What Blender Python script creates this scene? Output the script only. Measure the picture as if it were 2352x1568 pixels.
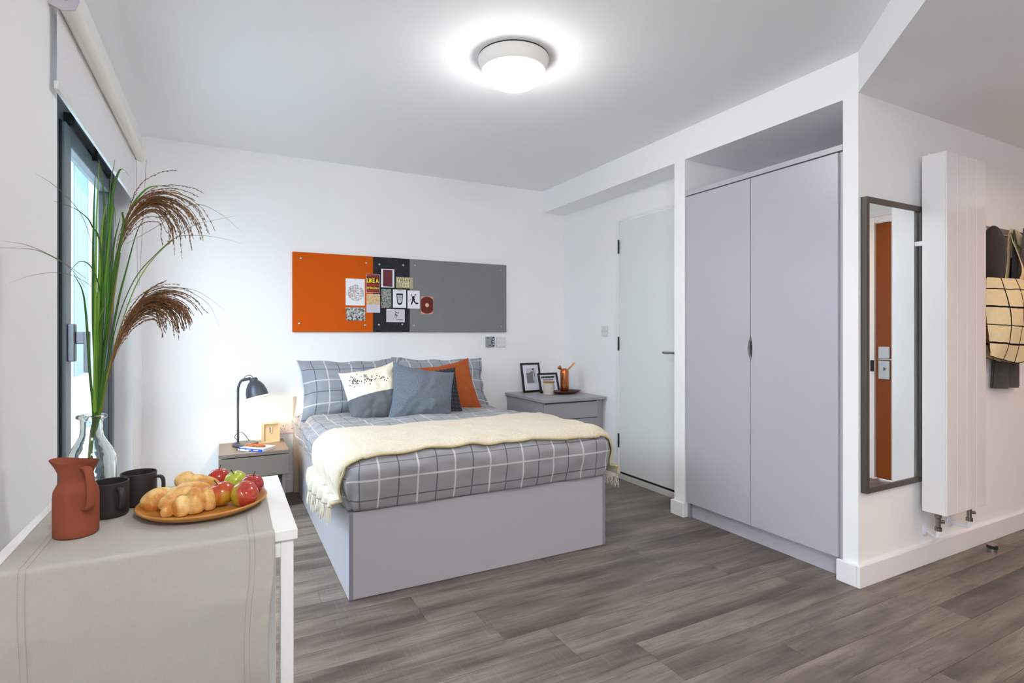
import bpy, bmesh, math, random
from mathutils import Vector, Matrix, noise
from mathutils.bvhtree import BVHTree
PI = math.pi
SC = bpy.context.scene
for o in list(bpy.data.objects): bpy.data.objects.remove(o)
C = SC.collection

# ------------------------------------------------------------------ camera, world, exposure
CAM_H = 1.17; YAW = .4826; FPX = 1259.4; HV = 763.9
cd = bpy.data.cameras.new('camera'); cam = bpy.data.objects.new('camera', cd); C.objects.link(cam)
cam.location = (0, 0, CAM_H); cam.rotation_euler = (PI/2, 0, -YAW)
cd.sensor_width = 36; cd.lens = 36*FPX/2352; cd.shift_y = -(784-HV)/2352; cd.clip_start = .02; cd.clip_end = 200
SC.camera = cam
w = bpy.data.worlds.new('sky'); SC.world = w; w.use_nodes = True
bg = w.node_tree.nodes['Background']; bg.inputs[0].default_value = (.83, .92, 1.0, 1); bg.inputs[1].default_value = 2.9
SC.view_settings.view_transform = 'Standard'; SC.view_settings.look = 'None'; SC.view_settings.gamma = 1
SC.view_settings.use_curve_mapping = False; SC.view_settings.exposure = 2.25
SC.cycles.max_bounces = 12; SC.cycles.diffuse_bounces = 12
LAMP_E = 12.0        # ceiling lamp dome
FILL_LAMP_E = 35.0       # added fill light: unseen ceiling lamp behind the viewer
HALL_W = 1.3         # warm downlight in the entrance hall
DESK_W = .36         # bedside lamp

def at(u, v, Y=None, Z=None, X=None):
    """point of the line of sight through picture point u,v lying on a plane of the room (measuring aid)"""
    s, c = math.sin(YAW), math.cos(YAW); a = (u-1176)/FPX
    r = Vector((s+a*c, c-a*s, -(v-HV)/FPX))
    k = Y/r.y if Y is not None else X/r.x if X is not None else (Z-CAM_H)/r.z
    return r*k + Vector((0, 0, CAM_H))

# ------------------------------------------------------------------ materials
def srgb(r, g, b):
    f = lambda x: (x/255/12.92) if x/255 <= .04045 else ((x/255+.055)/1.055)**2.4
    return (f(r), f(g), f(b), 1)
class NT:
    def __init__(s, name):
        s.m = bpy.data.materials.new(name); s.m.use_nodes = True; s.t = s.m.node_tree
        s.b = s.t.nodes['Principled BSDF']
    def n(s, typ, ins=None, **kw):
        x = s.t.nodes.new(typ)
        for k, v in kw.items(): setattr(x, k, v)
        for k, v in (ins or {}).items(): s.set(x.inputs[k], v)
        return x
    def set(s, sock, v):
        if hasattr(v, 'links'): s.t.links.new(v, sock)
        else: sock.default_value = v
    def math(s, op, a, b=0.0, clamp=False):
        x = s.n('ShaderNodeMath', {0: a, 1: b}, operation=op); x.use_clamp = clamp; return x.outputs[0]
    def mix(s, f, a, b, blend='MIX'):
        x = s.n('ShaderNodeMix', data_type='RGBA', blend_type=blend)
        s.set(x.inputs[0], f); s.set(x.inputs[6], a); s.set(x.inputs[7], b); return x.outputs[2]
    def noise(s, vec, scale, detail=3, rough=.5):
        x = s.n('ShaderNodeTexNoise', {'Scale': scale, 'Detail': detail, 'Roughness': rough})
        if vec is not None: s.set(x.inputs['Vector'], vec)
        return x.outputs[0]
    def coord(s, k='Object'): return s.n('ShaderNodeTexCoord').outputs[k]
    def mapping(s, vec, scale=(1, 1, 1), loc=(0, 0, 0), rot=(0, 0, 0)):
        return s.n('ShaderNodeMapping', {'Vector': vec, 'Scale': scale, 'Location': loc, 'Rotation': rot}).outputs[0]
    def ramp(s, f, stops):
        x = s.n('ShaderNodeValToRGB', {0: f}); e = x.color_ramp.elements
        while len(e) < len(stops): e.new(.5)
        for q, (p, c) in zip(e, stops): q.position = p; q.color = c
        return x.outputs[0]
    def bump(s, h, strength=.2, dist=.002):
        s.t.links.new(s.n('ShaderNodeBump', {'Height': h, 'Strength': strength, 'Distance': dist}).outputs[0], s.b.inputs['Normal'])
    def P(s, **kw):
        names = dict(color='Base Color', rough='Roughness', metal='Metallic', spec='Specular IOR Level', coat='Coat Weight', sheen='Sheen Weight', trans='Transmission Weight', ior='IOR', emis='Emission Color', es='Emission Strength', sss='Subsurface Weight', alpha='Alpha')
        for k, v in kw.items(): s.set(s.b.inputs[names[k]], v)
        return s

def plain(name, c, rough=.5, metal=0, **kw):
    m = NT(name); m.P(color=srgb(*c), rough=rough, metal=metal, **kw); return m.m
def mottled(name, c1, c2, scale, rough=.6, bump=0, bscale=None, stretch=(1, 1, 1), **kw):
    m = NT(name); v = m.mapping(m.coord(), stretch)
    m.P(color=m.mix(m.noise(v, scale, 4), srgb(*c1), srgb(*c2)), rough=rough, **kw)
    if bump: m.bump(m.noise(v, bscale or scale*3, 3), bump)
    return m.m

def wall_mat():
    m = NT('white_wall_paint'); m.P(color=srgb(244, 244, 245), rough=.75, spec=.25); m.bump(m.noise(m.coord(), 240, 2), .04, .0006); return m.m
WALL = wall_mat()
CEIL = mottled('white_ceiling_paint', (243, 243, 244), (244, 244, 245), 3, .8, spec=.2)
GLOSSW = plain('white_gloss_trim', (238, 237, 240), .3)
DOORW = plain('white_door_laminate', (230, 233, 233), .32)
DKGAP = plain('dark_gap', (30, 28, 28), .7)

def floor_mat():
    m = NT('grey_oak_vinyl_plank'); oc = m.n('ShaderNodeTexCoord').outputs['Object']
    inf = m.n('ShaderNodeObjectInfo').outputs['Random']
    off = m.n('ShaderNodeCombineXYZ', {0: m.math('MULTIPLY', inf, 37.0), 1: m.math('MULTIPLY', inf, 91.0), 2: m.math('MULTIPLY', inf, 13.0)}).outputs[0]
    v = m.n('ShaderNodeVectorMath', {0: oc, 1: off}, operation='ADD').outputs[0]
    big = m.noise(m.mapping(v, (.9, 5.5, 1)), 1.6, 3, .55)
    grain = m.noise(m.mapping(v, (2.2, 34, 1)), 2.4, 6, .62)
    warp = m.noise(m.mapping(v, (1.4, 4, 1)), 2.0, 3)
    vv = m.n('ShaderNodeVectorMath', {0: m.mapping(v, (1.0, 9, 1)), 1: m.n('ShaderNodeCombineXYZ', {0: 0.0, 1: m.math('MULTIPLY', warp, 2.2), 2: 0.0}).outputs[0]}, operation='ADD').outputs[0]
    rings = m.n('ShaderNodeTexWave', {'Vector': vv, 'Scale': 2.3, 'Distortion': 7.0, 'Detail': 3.0, 'Detail Scale': 1.6}, bands_direction='Y').outputs[1]
    saw = m.noise(m.mapping(v, (170, 5, 1)), 1.0, 2)
    base = m.ramp(big, [(.30, srgb(78, 68, 62)), (.46, srgb(108, 96, 88)), (.60, srgb(132, 120, 111)), (.74, srgb(98, 89, 83))])
    g2 = m.ramp(grain, [(.30, (.46, .45, .44, 1)), (.48, (1, 1, 1, 1)), (.72, (1.2, 1.2, 1.19, 1))])
    c = m.mix(.75, base, g2, 'MULTIPLY')
    c = m.mix(m.math('MULTIPLY', m.ramp(rings, [(.0, (1, 1, 1, 1)), (.10, (.25, .25, .25, 1)), (.2, (0, 0, 0, 1))]), .34), c, srgb(90, 82, 78))
    c = m.mix(m.math('MULTIPLY', m.math('GREATER_THAN', saw, .62), .06), c, srgb(190, 182, 176))
    br = m.math('ADD', .86, m.math('MULTIPLY', inf, .24))
    c = m.mix(1.0, c, m.n('ShaderNodeCombineColor', {0: br, 1: br, 2: br}).outputs[0], 'MULTIPLY')
    m.P(color=c, rough=m.math('ADD', .36, m.math('MULTIPLY', grain, .16)), spec=.45); m.bump(m.math('ADD', grain, m.math('MULTIPLY', saw, .5)), .16, .0008)
    return m.m
FLOOR = floor_mat()

LAV = plain('pale_grey_lacquer', (184, 182, 191), .32)
LAV_EDGE = plain('grey_edge_band', (140, 142, 158), .4)
GREYCAB = plain('mid_grey_lacquer', (158, 158, 162), .36)
TAUPE = plain('taupe_grey_laminate', (118, 108, 100), .4)

def stripes(m, c, period, off, half):
    f = m.math('FRACT', m.math('ADD', m.math('DIVIDE', c, period), off))
    d = m.math('ABSOLUTE', m.math('SUBTRACT', f, .5))
    return m.math('LESS_THAN', d, half/period)
def plaid(name, P=.18, ox=0.0, oy=0.0, c1=(140, 140, 145), c2=(164, 164, 168)):
    m = NT(name); uv = m.coord('UV'); s = m.n('ShaderNodeSeparateXYZ', {0: uv})
    jit = m.math('MULTIPLY', m.math('SUBTRACT', m.noise(uv, 260, 2), .5), .0045)
    x = m.math('ADD', s.outputs[0], jit); y = m.math('ADD', s.outputs[1], jit)
    fine = m.noise(uv, 520, 3, .7); cloud = m.noise(uv, 9, 3)
    base = m.mix(m.math('ADD', m.math('MULTIPLY', fine, .7), m.math('MULTIPLY', cloud, .3)), srgb(*c1), srgb(*c2))
    dk = m.math('MAXIMUM', stripes(m, x, P, ox, .0030), stripes(m, y, P, oy, .0030))
    wh = m.math('MAXIMUM', stripes(m, x, P, ox+.5, .0042), stripes(m, y, P, oy+.5, .0042))
    c = m.mix(m.math('MULTIPLY', dk, .75), base, srgb(74, 76, 86)); c = m.mix(m.math('MULTIPLY', wh, .66), c, srgb(224, 222, 220))
    m.P(color=c, rough=.9, spec=.15, sheen=.15); m.bump(m.math('ADD', fine, m.math('MULTIPLY', cloud, .6)), .25, .0015)
    return m.m

def fabric(name, c1, c2, scale=420, rough=.92, bs=.35, uvk='UV', dist=.0012):
    m = NT(name); uv = m.coord(uvk)
    a = m.noise(m.mapping(uv, (1, 2.2, 1)), scale, 3, .7); b = m.noise(m.mapping(uv, (2.2, 1, 1)), scale, 3, .7)
    f = m.math('MULTIPLY', m.math('ADD', a, b), .5)
    m.P(color=m.ramp(f, [(.36, srgb(*c1)), (.64, srgb(*c2))]), rough=rough, spec=.15, sheen=.1); m.bump(f, bs, dist); return m.m

def thin_glass(name, tint=(.93, .97, .98, 1), refl=1.5):
    m = NT(name); t = m.n('ShaderNodeBsdfTransparent', {0: tint}); g = m.n('ShaderNodeBsdfGlossy', {0: (1, 1, 1, 1), 'Roughness': .0})
    fr = m.n('ShaderNodeFresnel', {'IOR': refl}); mx = m.n('ShaderNodeMixShader', {0: m.math('MULTIPLY', fr.outputs[0], m.math('SUBTRACT', 1.0, m.n('ShaderNodeNewGeometry').outputs['Backfacing'])), 1: t.outputs[0], 2: g.outputs[0]})
    m.t.links.new(mx.outputs[0], m.t.nodes['Material Output'].inputs[0]); return m.m
CHROME = plain('brushed_steel', (170, 170, 172), .28, 1)
BLACKM = plain('black_satin_metal', (38, 38, 42), .4, .3)
WINFR = plain('slate_grey_aluminium', (112, 124, 130), .42, .2)
WINDK = plain('near_black_window_part', (22, 26, 32), .6)

# ------------------------------------------------------------------ mesh helpers
class MB:
    def __init__(s): s.v = []; s.f = []; s.uv = {}; s.mi = []; s.cur = 0
    def face(s, idx, uv=None):
        if uv: s.uv[len(s.f)] = uv
        s.f.append(tuple(idx)); s.mi.append(s.cur)
    def box(s, x0, x1, y0, y1, z0, z1, M=None):
        b = len(s.v); P = [Vector((x, y, z)) for z in (z0, z1) for y in (y0, y1) for x in (x0, x1)]
        if M: P = [M @ p for p in P]
        s.v += P
        for q in ((0, 2, 3, 1), (4, 5, 7, 6), (0, 1, 5, 4), (2, 6, 7, 3), (0, 4, 6, 2), (1, 3, 7, 5)): s.face([b+i for i in q])
        return s
    def prism(s, pts, n, closed=True):
        """pts: planar outline of Vectors, n: extrusion vector"""
        b = len(s.v); k = len(pts); s.v += [Vector(p) for p in pts] + [Vector(p)+Vector(n) for p in pts]
        s.face([b+i for i in range(k)][::-1]); s.face([b+k+i for i in range(k)])
        for i in range(k): j = (i+1) % k; s.face([b+i, b+j, b+k+j, b+k+i])
        return s
    def lathe(s, prof, o=(0, 0, 0), seg=32, M=None, sx=1, sy=1, caps=True):
        b = len(s.v); o = Vector(o)
        for r, z in prof:
            for i in range(seg):
                a = 2*PI*i/seg; p = Vector((r*math.cos(a)*sx, r*math.sin(a)*sy, z))
                s.v.append(o + (M @ p if M else p))
        for j in range(len(prof)-1):
            for i in range(seg):
                k = (i+1) % seg; s.face([b+j*seg+i, b+j*seg+k, b+(j+1)*seg+k, b+(j+1)*seg+i])
        if caps:
            if prof[0][0] > 1e-5: s.face([b+i for i in range(seg)][::-1])
            if prof[-1][0] > 1e-5: s.face([b+(len(prof)-1)*seg+i for i in range(seg)])
        return s
    def tube(s, path, r, seg=8, flat=1.0, up=None):
        b = len(s.v); n = len(path); path = [Vector(p) for p in path]
        R = r if isinstance(r, (list, tuple)) else [r]*n
        U = Vector(up) if up else None; prev = None
        for i, p in enumerate(path):
            t = (path[min(i+1, n-1)]-path[max(i-1, 0)]).normalized()
            if prev is None:
                ref = U if U else (Vector((0, 0, 1)) if abs(t.z) < .9 else Vector((1, 0, 0)))
                a = t.cross(ref).normalized()
            else:
                a = (prev - t*prev.dot(t)); a = a.normalized() if a.length > 1e-6 else t.orthogonal().normalized()
            prev = a; c = t.cross(a)
            for k in range(seg):
                q = 2*PI*k/seg; s.v.append(p + (a*math.cos(q) + c*math.sin(q)*flat)*R[i])
        for i in range(n-1):
            for k in range(seg): l = (k+1) % seg; s.face([b+i*seg+k, b+i*seg+l, b+(i+1)*seg+l, b+(i+1)*seg+k])
        s.face([b+k for k in range(seg)][::-1]); s.face([b+(n-1)*seg+k for k in range(seg)])
        return s
    def ball(s, c, r, seg=12, rings=8, M=None):
        rr = (r, r, r) if not isinstance(r, (tuple, list)) else r
        b = len(s.v); c = Vector(c)
        for j in range(1, rings):
            t = PI*j/rings
            for i in range(seg):
                a = 2*PI*i/seg; p = Vector((rr[0]*math.sin(t)*math.cos(a), rr[1]*math.sin(t)*math.sin(a), rr[2]*math.cos(t)))
                s.v.append(c + (M @ p if M else p))
        top = len(s.v); p = Vector((0, 0, rr[2])); s.v.append(c + (M @ p if M else p)); s.v.append(c - (M @ p if M else p))
        for j in range(rings-2):
            for i in range(seg): k = (i+1) % seg; s.face([b+j*seg+i, b+(j+1)*seg+i, b+(j+1)*seg+k, b+j*seg+k])
        for i in range(seg):
            k = (i+1) % seg; s.face([top, b+i, b+k]); s.face([top+1, b+(rings-2)*seg+k, b+(rings-2)*seg+i])
        return s
    def grid(s, fn, nu, nv, uvf=None, flip=False):
        b = len(s.v)
        for j in range(nv+1):
            for i in range(nu+1): s.v.append(Vector(fn(i/nu, j/nv)))
        for j in range(nv):
            for i in range(nu):
                q = [b+j*(nu+1)+i, b+j*(nu+1)+i+1, b+(j+1)*(nu+1)+i+1, b+(j+1)*(nu+1)+i]
                w_ = [(i/nu, j/nv), ((i+1)/nu, j/nv), ((i+1)/nu, (j+1)/nv), (i/nu, (j+1)/nv)]
                uv = [uvf(*x) for x in w_] if uvf else w_
                if flip: q = q[::-1]; uv = uv[::-1]
                s.face(q, uv)
        return s
    def xf(s, M):
        s.v = [M @ Vector(p) for p in s.v]; return s

ORG = {}
def worg(o):
    return ORG.get(o.name_full, Vector((0, 0, 0))) if o else Vector((0, 0, 0))
def tag(o, label=None, cat=None, group=None, kind=None):
    if label: o['label'] = label
    if cat: o['category'] = cat
    if group: o['group'] = group
    if kind: o['kind'] = kind
    return o
def thing(name, loc, label, cat, group=None):
    o = bpy.data.objects.new(name, None); C.objects.link(o); o.location = loc; o.empty_display_size = .05
    ORG[o.name_full] = Vector(loc); return tag(o, label, cat, group)
def new(name, mb, mat, parent=None, bev=0, smooth=False, origin=None, label=None, cat=None, kind=None, group=None, sub=0, bseg=2, clean=False):
    """one mesh object out of world-space geometry"""
    og = worg(parent) if parent else (Vector(origin) if origin is not None else Vector((0, 0, 0)))
    me = bpy.data.meshes.new(name); me.from_pydata([tuple(Vector(p)-og) for p in mb.v], [], mb.f)
    if mb.uv:
        ul = me.uv_layers.new(name='UVMap')
        for p in me.polygons:
            uv = mb.uv.get(p.index)
            if uv:
                for k, li in enumerate(p.loop_indices): ul.data[li].uv = uv[k]
    for m_ in (mat if isinstance(mat, (list, tuple)) else [mat]): me.materials.append(m_)
    for p, k in zip(me.polygons, mb.mi): p.material_index = k; p.use_smooth = bool(smooth)
    if clean:
        bm = bmesh.new(); bm.from_mesh(me); bmesh.ops.remove_doubles(bm, verts=bm.verts, dist=1e-5); bmesh.ops.recalc_face_normals(bm, faces=bm.faces); bm.to_mesh(me); bm.free()
    o = bpy.data.objects.new(name, me); C.objects.link(o)
    if parent: o.parent = parent
    else: o.location = og
    ORG[o.name_full] = og
    if bev:
        d = o.modifiers.new('bevel', 'BEVEL'); d.width = bev; d.segments = bseg; d.limit_method = 'ANGLE'; d.angle_limit = math.radians(40); d.harden_normals = False
        for p in me.polygons: p.use_smooth = False
    if sub:
        d = o.modifiers.new('subsurf', 'SUBSURF'); d.levels = sub; d.render_levels = sub
    if smooth == 'auto':
        for p in me.polygons: p.use_smooth = True
        e = o.modifiers.new('split', 'EDGE_SPLIT'); e.split_angle = math.radians(38)
    return tag(o, label, cat, group, kind)
def Bx(*a): return MB().box(*a)
def cyl(p0, p1, r, seg=20): return MB().tube([p0, p1], r, seg)
def arc(pts, n=8):
    """smooth polyline through points (Catmull-Rom)"""
    pts = [Vector(p) for p in pts]; out = []; q = [pts[0]*2-pts[1]] + pts + [pts[-1]*2-pts[-2]]
    for i in range(1, len(q)-2):
        for k in range(n):
            t = k/n; a, b, c, d = q[i-1], q[i], q[i+1], q[i+2]
            out.append(.5*((2*b)+(c-a)*t+(2*a-5*b+4*c-d)*t*t+(3*b-a-3*c+d)*t**3))
    out.append(pts[-1]); return out
def text_mb(s, x0, x1, z0, z1, y, bold=0.0, shear=0, M=None, depth=.0004):
    """lettering fitted in the box x0..x1, z0..z1, lying in the plane y and facing -y"""
    cu = bpy.data.curves.new('lettering', 'FONT'); cu.body = s; cu.extrude = 0; cu.offset = bold; cu.resolution_u = 3; cu.shear = shear
    t = bpy.data.objects.new('lettering', cu); me = bpy.data.meshes.new_from_object(t)
    xs = [v.co.x for v in me.vertices]; ys = [v.co.y for v in me.vertices]
    ax, bx_, ay, by = min(xs), max(xs), min(ys), max(ys)
    mb = MB(); mb.v = [Vector((x0+(v.co.x-ax)/(bx_-ax)*(x1-x0), y, z0+(v.co.y-ay)/(by-ay)*(z1-z0))) for v in me.vertices]
    if M: mb.v = [M @ p for p in mb.v]
    mb.f = [tuple(p.vertices) for p in me.polygons]; mb.mi = [0]*len(mb.f)
    bpy.data.objects.remove(t); bpy.data.curves.remove(cu); bpy.data.meshes.remove(me); return mb
def merge(*mbs):
    r = MB()
    for k, m in enumerate(mbs):
        b = len(r.v); r.v += m.v
        for i, f in enumerate(m.f):
            if i in m.uv: r.uv[len(r.f)] = m.uv[i]
            r.f.append(tuple(b+x for x in f)); r.mi.append(m.mi[i])
    return r

# ------------------------------------------------------------------ room dimensions
XL, YB = -.4826, 4.3287          # window wall, headboard wall
XW, XD = 2.585, 2.817            # wardrobe plane, bathroom door plane
YM = 1.4968; YC = 1.568          # mirror wall, its back
HC, HB, HL = 2.463, 2.268, 2.276 # ceiling, beam underside, hall ceiling
XR, YR = 4.63, -2.3              # hall end wall, rear wall
WY0, WY1, WZ0, WZ1 = 2.264, 3.904, .10, 2.27
S = 'structure'

# floor base and planks
fl = new('floor', Bx(XL-.17, XR+.1, YR-.1, YB+.1, -.12, -.004), DKGAP, kind=S)
random.seed(4); PW = .125; rows = int((YB-.0)/PW)+1
y = 2.24 + PW*17; r = 0
fixed = {2.24: .728, 2.115: 2.15, 1.99: .947, 1.865: 1.133, 1.74: 1.133, 1.615: 1.375, 2.365: .728, 1.49: 1.375}
k = -18
while True:
    y0 = 2.24 + k*PW; y1 = y0 + PW
    if y0 > YB: break
    a0, a1 = max(y0, .0), min(y1, YB)
    if a1-a0 > .01:
        off = fixed.get(round(y1, 3), random.uniform(0, 1.2)); x = off - 6*1.22
        while x < XR:
            x0, x1 = max(x, XL), min(x+1.22, XR); x += 1.22
            if x1-x0 < .02: continue
            if x0 > XW+.03 and a0 > YC: continue
            new('plank', Bx(x0+.0005, x1-.0005, a0+.0005, a1-.0005, -.004, 0), FLOOR, fl, bev=.0006, bseg=1)
    k += 1
mb = MB(); yy = YR; 
while yy < 2.24-18*PW-.001+.0:
    y1 = min(yy+PW, 2.24-18*PW+.0); x = random.uniform(-1.2, 0)+XL
    while x < XR:
        mb.box(max(x, XL)+.0005, min(x+1.22, XR)-.0005, yy+.0005, y1-.0005, -.004, 0) if min(x+1.22, XR) > max(x, XL)+.02 else None
        x += 1.22
    yy = y1
new('plank', mb, FLOOR, fl, kind='stuff')

# ceiling with the lowered hall part (45 degree bulkhead)
new('ceiling', Bx(XL-.17, XR+.1, YR-.1, YB+.1, HC, HC+.12), CEIL, kind=S)
dgy = YM-(XW-XL)
new('ceiling_bulkhead', MB().prism([(XW, YM, HL), (XR, YM, HL), (XR, YR, HL), (XL, YR, HL), (XL, dgy, HL)], (0, 0, HC-HL+.001)), CEIL, kind=S)
# walls
new('wall_back', Bx(XL-.17, XD+.4, YB, YB+.12, 0, HC), WALL, kind=S)
mb = MB(); XO = XL-.17; V0, V1 = -1.35, -.5
mb.box(XO, XL, YR-.1, V0, 0, HC); mb.box(XO, XL, V1, WY0, 0, HC); mb.box(XO, XL, V0, V1, 0, WZ0); mb.box(XO, XL, V0, V1, WZ1, HC); mb.box(XO, XL, WY1, YB, 0, HC); mb.box(XO, XL, WY0, WY1, 0, WZ0); mb.box(XO, XL, WY0, WY1, WZ1, HC)
new('wall_left', mb, WALL, kind=S)
DY0, DY1, DZ1 = 2.70, 3.525, 2.078
mb = MB(); mb.box(XD, XD+.12, DY1, YB, 0, HB); mb.box(XD, XD+.12, 2.663, DY0, 0, HB) ; mb.box(XD, XD+.12, DY0, DY1, DZ1, HB)
new('wall_right', mb, WALL, kind=S)
new('wall_hallway', Bx(XW, XR+.1, YM, YC, 0, HC), WALL, kind=S)
new('wall_wardrobe', Bx(3.22, 3.32, YC, 2.572, 0, HC), WALL, kind=S)
new('trim_1', Bx(XW, 3.22, YC, YB, HB, HC), WALL, kind=S)       # beam over both recesses
new('trim_2', Bx(XW, 3.22, 2.572, 2.663, 0, HB), WALL, kind=S)  # pier between door and wardrobe
new('wall_rear', Bx(XL-.17, XR+.1, YR-.1, YR, 0, HC), WALL, kind=S)
E0, E1, EZ = .405, 1.30, 2.045   # entrance door leaf
mb = MB(); mb.box(XR, XR+.12, YR, E0-.03, 0, HC); mb.box(XR, XR+.12, E1+.03, YM, 0, HC); mb.box(XR, XR+.12, E0-.03, E1+.03, EZ+.03, HC)
new('wall_entrance', mb, WALL, kind=S)
# baseboards
BH, BT = .1, .018
def base(name, boxes):
    mb = MB()
    for b in boxes: mb.box(*b)
    new(name, mb, GLOSSW, bev=.003, kind=S)
base('baseboard_back', [(XL, .44, YB-BT, YB, 0, BH), (1.905, 2.20, YB-BT, YB, 0, BH)])
base('baseboard_left', [(XL, XL+BT, YR, WY0, 0, BH), (XL, XL+BT, WY1, YB-BT, 0, BH)])
base('baseboard_right', [(XD-BT, XD, 3.575, 3.69, 0, BH)])
base('baseboard_hallway', [(XW-BT, XR, YM-BT, YM, 0, BH), (XW-BT, XW, YM, YC+.022, 0, BH)])
base('baseboard_pier', [(XW-BT, XW, 2.568, 2.663, 0, .09), (XW-BT, XD-.02, 2.663, 2.681, 0, .09)])
base('baseboard_rear', [(XL, XR, YR, YR+BT, 0, BH)])
# ------------------------------------------------------------------ window
WX = -.57
win = new('window_1', merge(Bx(WX-.05, WX+.0, WY0, WY0+.05, WZ0, WZ1), Bx(WX-.05, WX, WY1-.03, WY1, WZ0, WZ1), Bx(WX-.05, WX, WY0+.05, WY1-.03, WZ0, WZ0+.05), Bx(WX-.05, WX, WY0+.05, WY1-.03, 2.004, WZ1)), WINFR, kind=S, bev=.003)
new('mullion', Bx(WX-.05, WX, 2.66, 2.70, WZ0+.05, 2.004), WINFR, win, bev=.003)
s0, s1, t0, t1 = 2.705, 3.72, WZ0+.055, 2.00
new('sash_frame', merge(Bx(WX-.03, WX+.018, s0+.012, s0+.10, t0, t1), Bx(WX-.03, WX+.018, s0+.10, s1-.1, t1-.075, t1), Bx(WX-.03, WX+.018, s0+.10, s1-.1, t0, t0+.09)), WINFR, win, bev=.004)
new('sash_stile', Bx(WX-.03, WX+.018, s1-.10, s1, t0, t1), WINDK, win, bev=.004, label='dark far stile of the opening sash')
new('sash_gap_shade', Bx(WX-.025, WX+.006, s0-.004, s0+.012, t0, t1), WINDK, win)  # dark strip filling the gap beside the sash, its shade put into the colour
new('frame_post', Bx(WX-.05, WX+.002, s1+.003, WY1-.03, WZ0+.05, 2.004), WINFR, win, bev=.003)
new('pane', Bx(WX-.012, WX-.004, s0+.10, s1-.1, t0+.09, t1-.075), thin_glass('window_glass'), win)
new('pane', Bx(WX-.032, WX-.026, WY0+.05, 2.66, WZ0+.05, 2.004), bpy.data.materials['window_glass'], win)
new('top_gear', merge(Bx(WX+.018, WX+.03, s0+.05, s1-.12, t1+.006, t1+.032), Bx(WX+.0, WX+.036, s0+.06, s0+.075, t1+.0, t1+.05), Bx(WX, WX+.038, 3.20, 3.215, t1-.02, t1+.045), Bx(WX, WX+.03, s1-.15, s1-.13, t1-.01, t1+.035)), WINDK, win)
w2 = new('window_2', merge(Bx(WX-.05, WX, V0, V0+.05, WZ0, WZ1), Bx(WX-.05, WX, V1-.05, V1, WZ0, WZ1), Bx(WX-.05, WX, V0+.05, V1-.05, WZ0, WZ0+.05), Bx(WX-.05, WX, V0+.05, V1-.05, WZ1-.08, WZ1)), WINFR, kind=S, bev=.003)
new('mullion', Bx(WX-.05, WX, (V0+V1)/2-.04, (V0+V1)/2+.04, WZ0+.05, WZ1-.08), WINFR, w2)
for a, b in ((V0+.05, (V0+V1)/2-.04), ((V0+V1)/2+.04, V1-.05)): new('pane', Bx(WX-.030, WX-.024, a, b, WZ0+.05, WZ1-.08), bpy.data.materials['window_glass'], w2)
hd = new('window_handle', Bx(WX+.018, WX+.042, 2.735, 2.775, 1.055, 1.205), plain('grey_handle_metal', (108, 110, 116), .35, .6), win, bev=.004)
hm = bpy.data.materials['grey_handle_metal']
new('lever', merge(Bx(WX+.042, WX+.085, 2.745, 2.765, 1.125, 1.175), Bx(WX+.068, WX+.088, 2.742, 2.768, 1.01, 1.175)), hm, hd, bev=.004)
new('window_sill', Bx(XL-.1, XL+.0, WY0+.001, WY1-.001, WZ0-.0, WZ0+.015), GLOSSW, win)
# pale boarded building across the balcony
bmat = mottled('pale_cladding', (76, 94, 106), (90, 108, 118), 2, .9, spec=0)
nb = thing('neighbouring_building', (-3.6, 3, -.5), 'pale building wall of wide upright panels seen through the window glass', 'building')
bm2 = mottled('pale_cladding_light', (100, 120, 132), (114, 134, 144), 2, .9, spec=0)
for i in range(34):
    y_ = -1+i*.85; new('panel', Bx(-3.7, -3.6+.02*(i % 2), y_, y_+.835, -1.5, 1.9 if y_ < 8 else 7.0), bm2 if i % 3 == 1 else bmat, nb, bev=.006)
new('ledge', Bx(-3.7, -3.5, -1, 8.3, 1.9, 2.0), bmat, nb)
new('balcony_ground', Bx(-3.6, XO-.002, -4, 28, -.15, -.02), plain('pale_paving', (160, 166, 168), .95, spec=0), kind=S)

# ------------------------------------------------------------------ bathroom door
dr = new('door_1', Bx(XD-.002, XD+.04, DY0+.035, 3.507, .057, 2.058), DOORW, kind=S, bev=.001)
new('door_frame', merge(Bx(XD-.008, XD+.08, 3.511, 3.545, .0, 2.085), Bx(XD-.008, XD+.08, DY0, DY0+.031, .0, 2.085), Bx(XD-.008, XD+.08, DY0+.031, 3.511, 2.062, 2.085)), GLOSSW, dr, bev=.002)
new('threshold', Bx(XD-.012, XD+.08, DY0+.03, 3.512, 0, .04), plain('pale_threshold', (206, 203, 198), .45), dr, bev=.002)
new('door_gap_shade', Bx(XD+.004, XD+.03, DY0+.035, 3.505, .040, .058), DKGAP, dr)  # near-black fill painting the shade in the gap under the door
for z in (1.861, 1.082, .306):
    hg = new('hinge', merge(MB().tube([(XD-.012, 3.509, z-.055), (XD-.012, 3.509, z+.055)], .0075, 10), Bx(XD-.0075, XD-.0035, 3.509, 3.527, z-.052, z+.052)), plain('dark_steel_hinge', (74, 72, 70), .4, .8) if z > 1.8 else bpy.data.materials['dark_steel_hinge'], dr)
    for q in (-.018, .018): new('knuckle_ring', MB().tube([(XD-.012, 3.509, z+q-.001), (XD-.012, 3.509, z+q+.001)], .0083, 10), DKGAP, hg)
hy = 2.80
new('door_handle', merge(MB().tube(arc([(XD, hy, 1.03), (XD-.04, hy, 1.03), (XD-.055, hy+.012, 1.03), (XD-.058, hy+.03, 1.03), (XD-.058, hy+.155, 1.03)], 5), .0085, 12), MB().tube([(XD, hy, 1.03), (XD-.008, hy, 1.03)], .026, 24)), CHROME, dr, smooth='auto')
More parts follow.
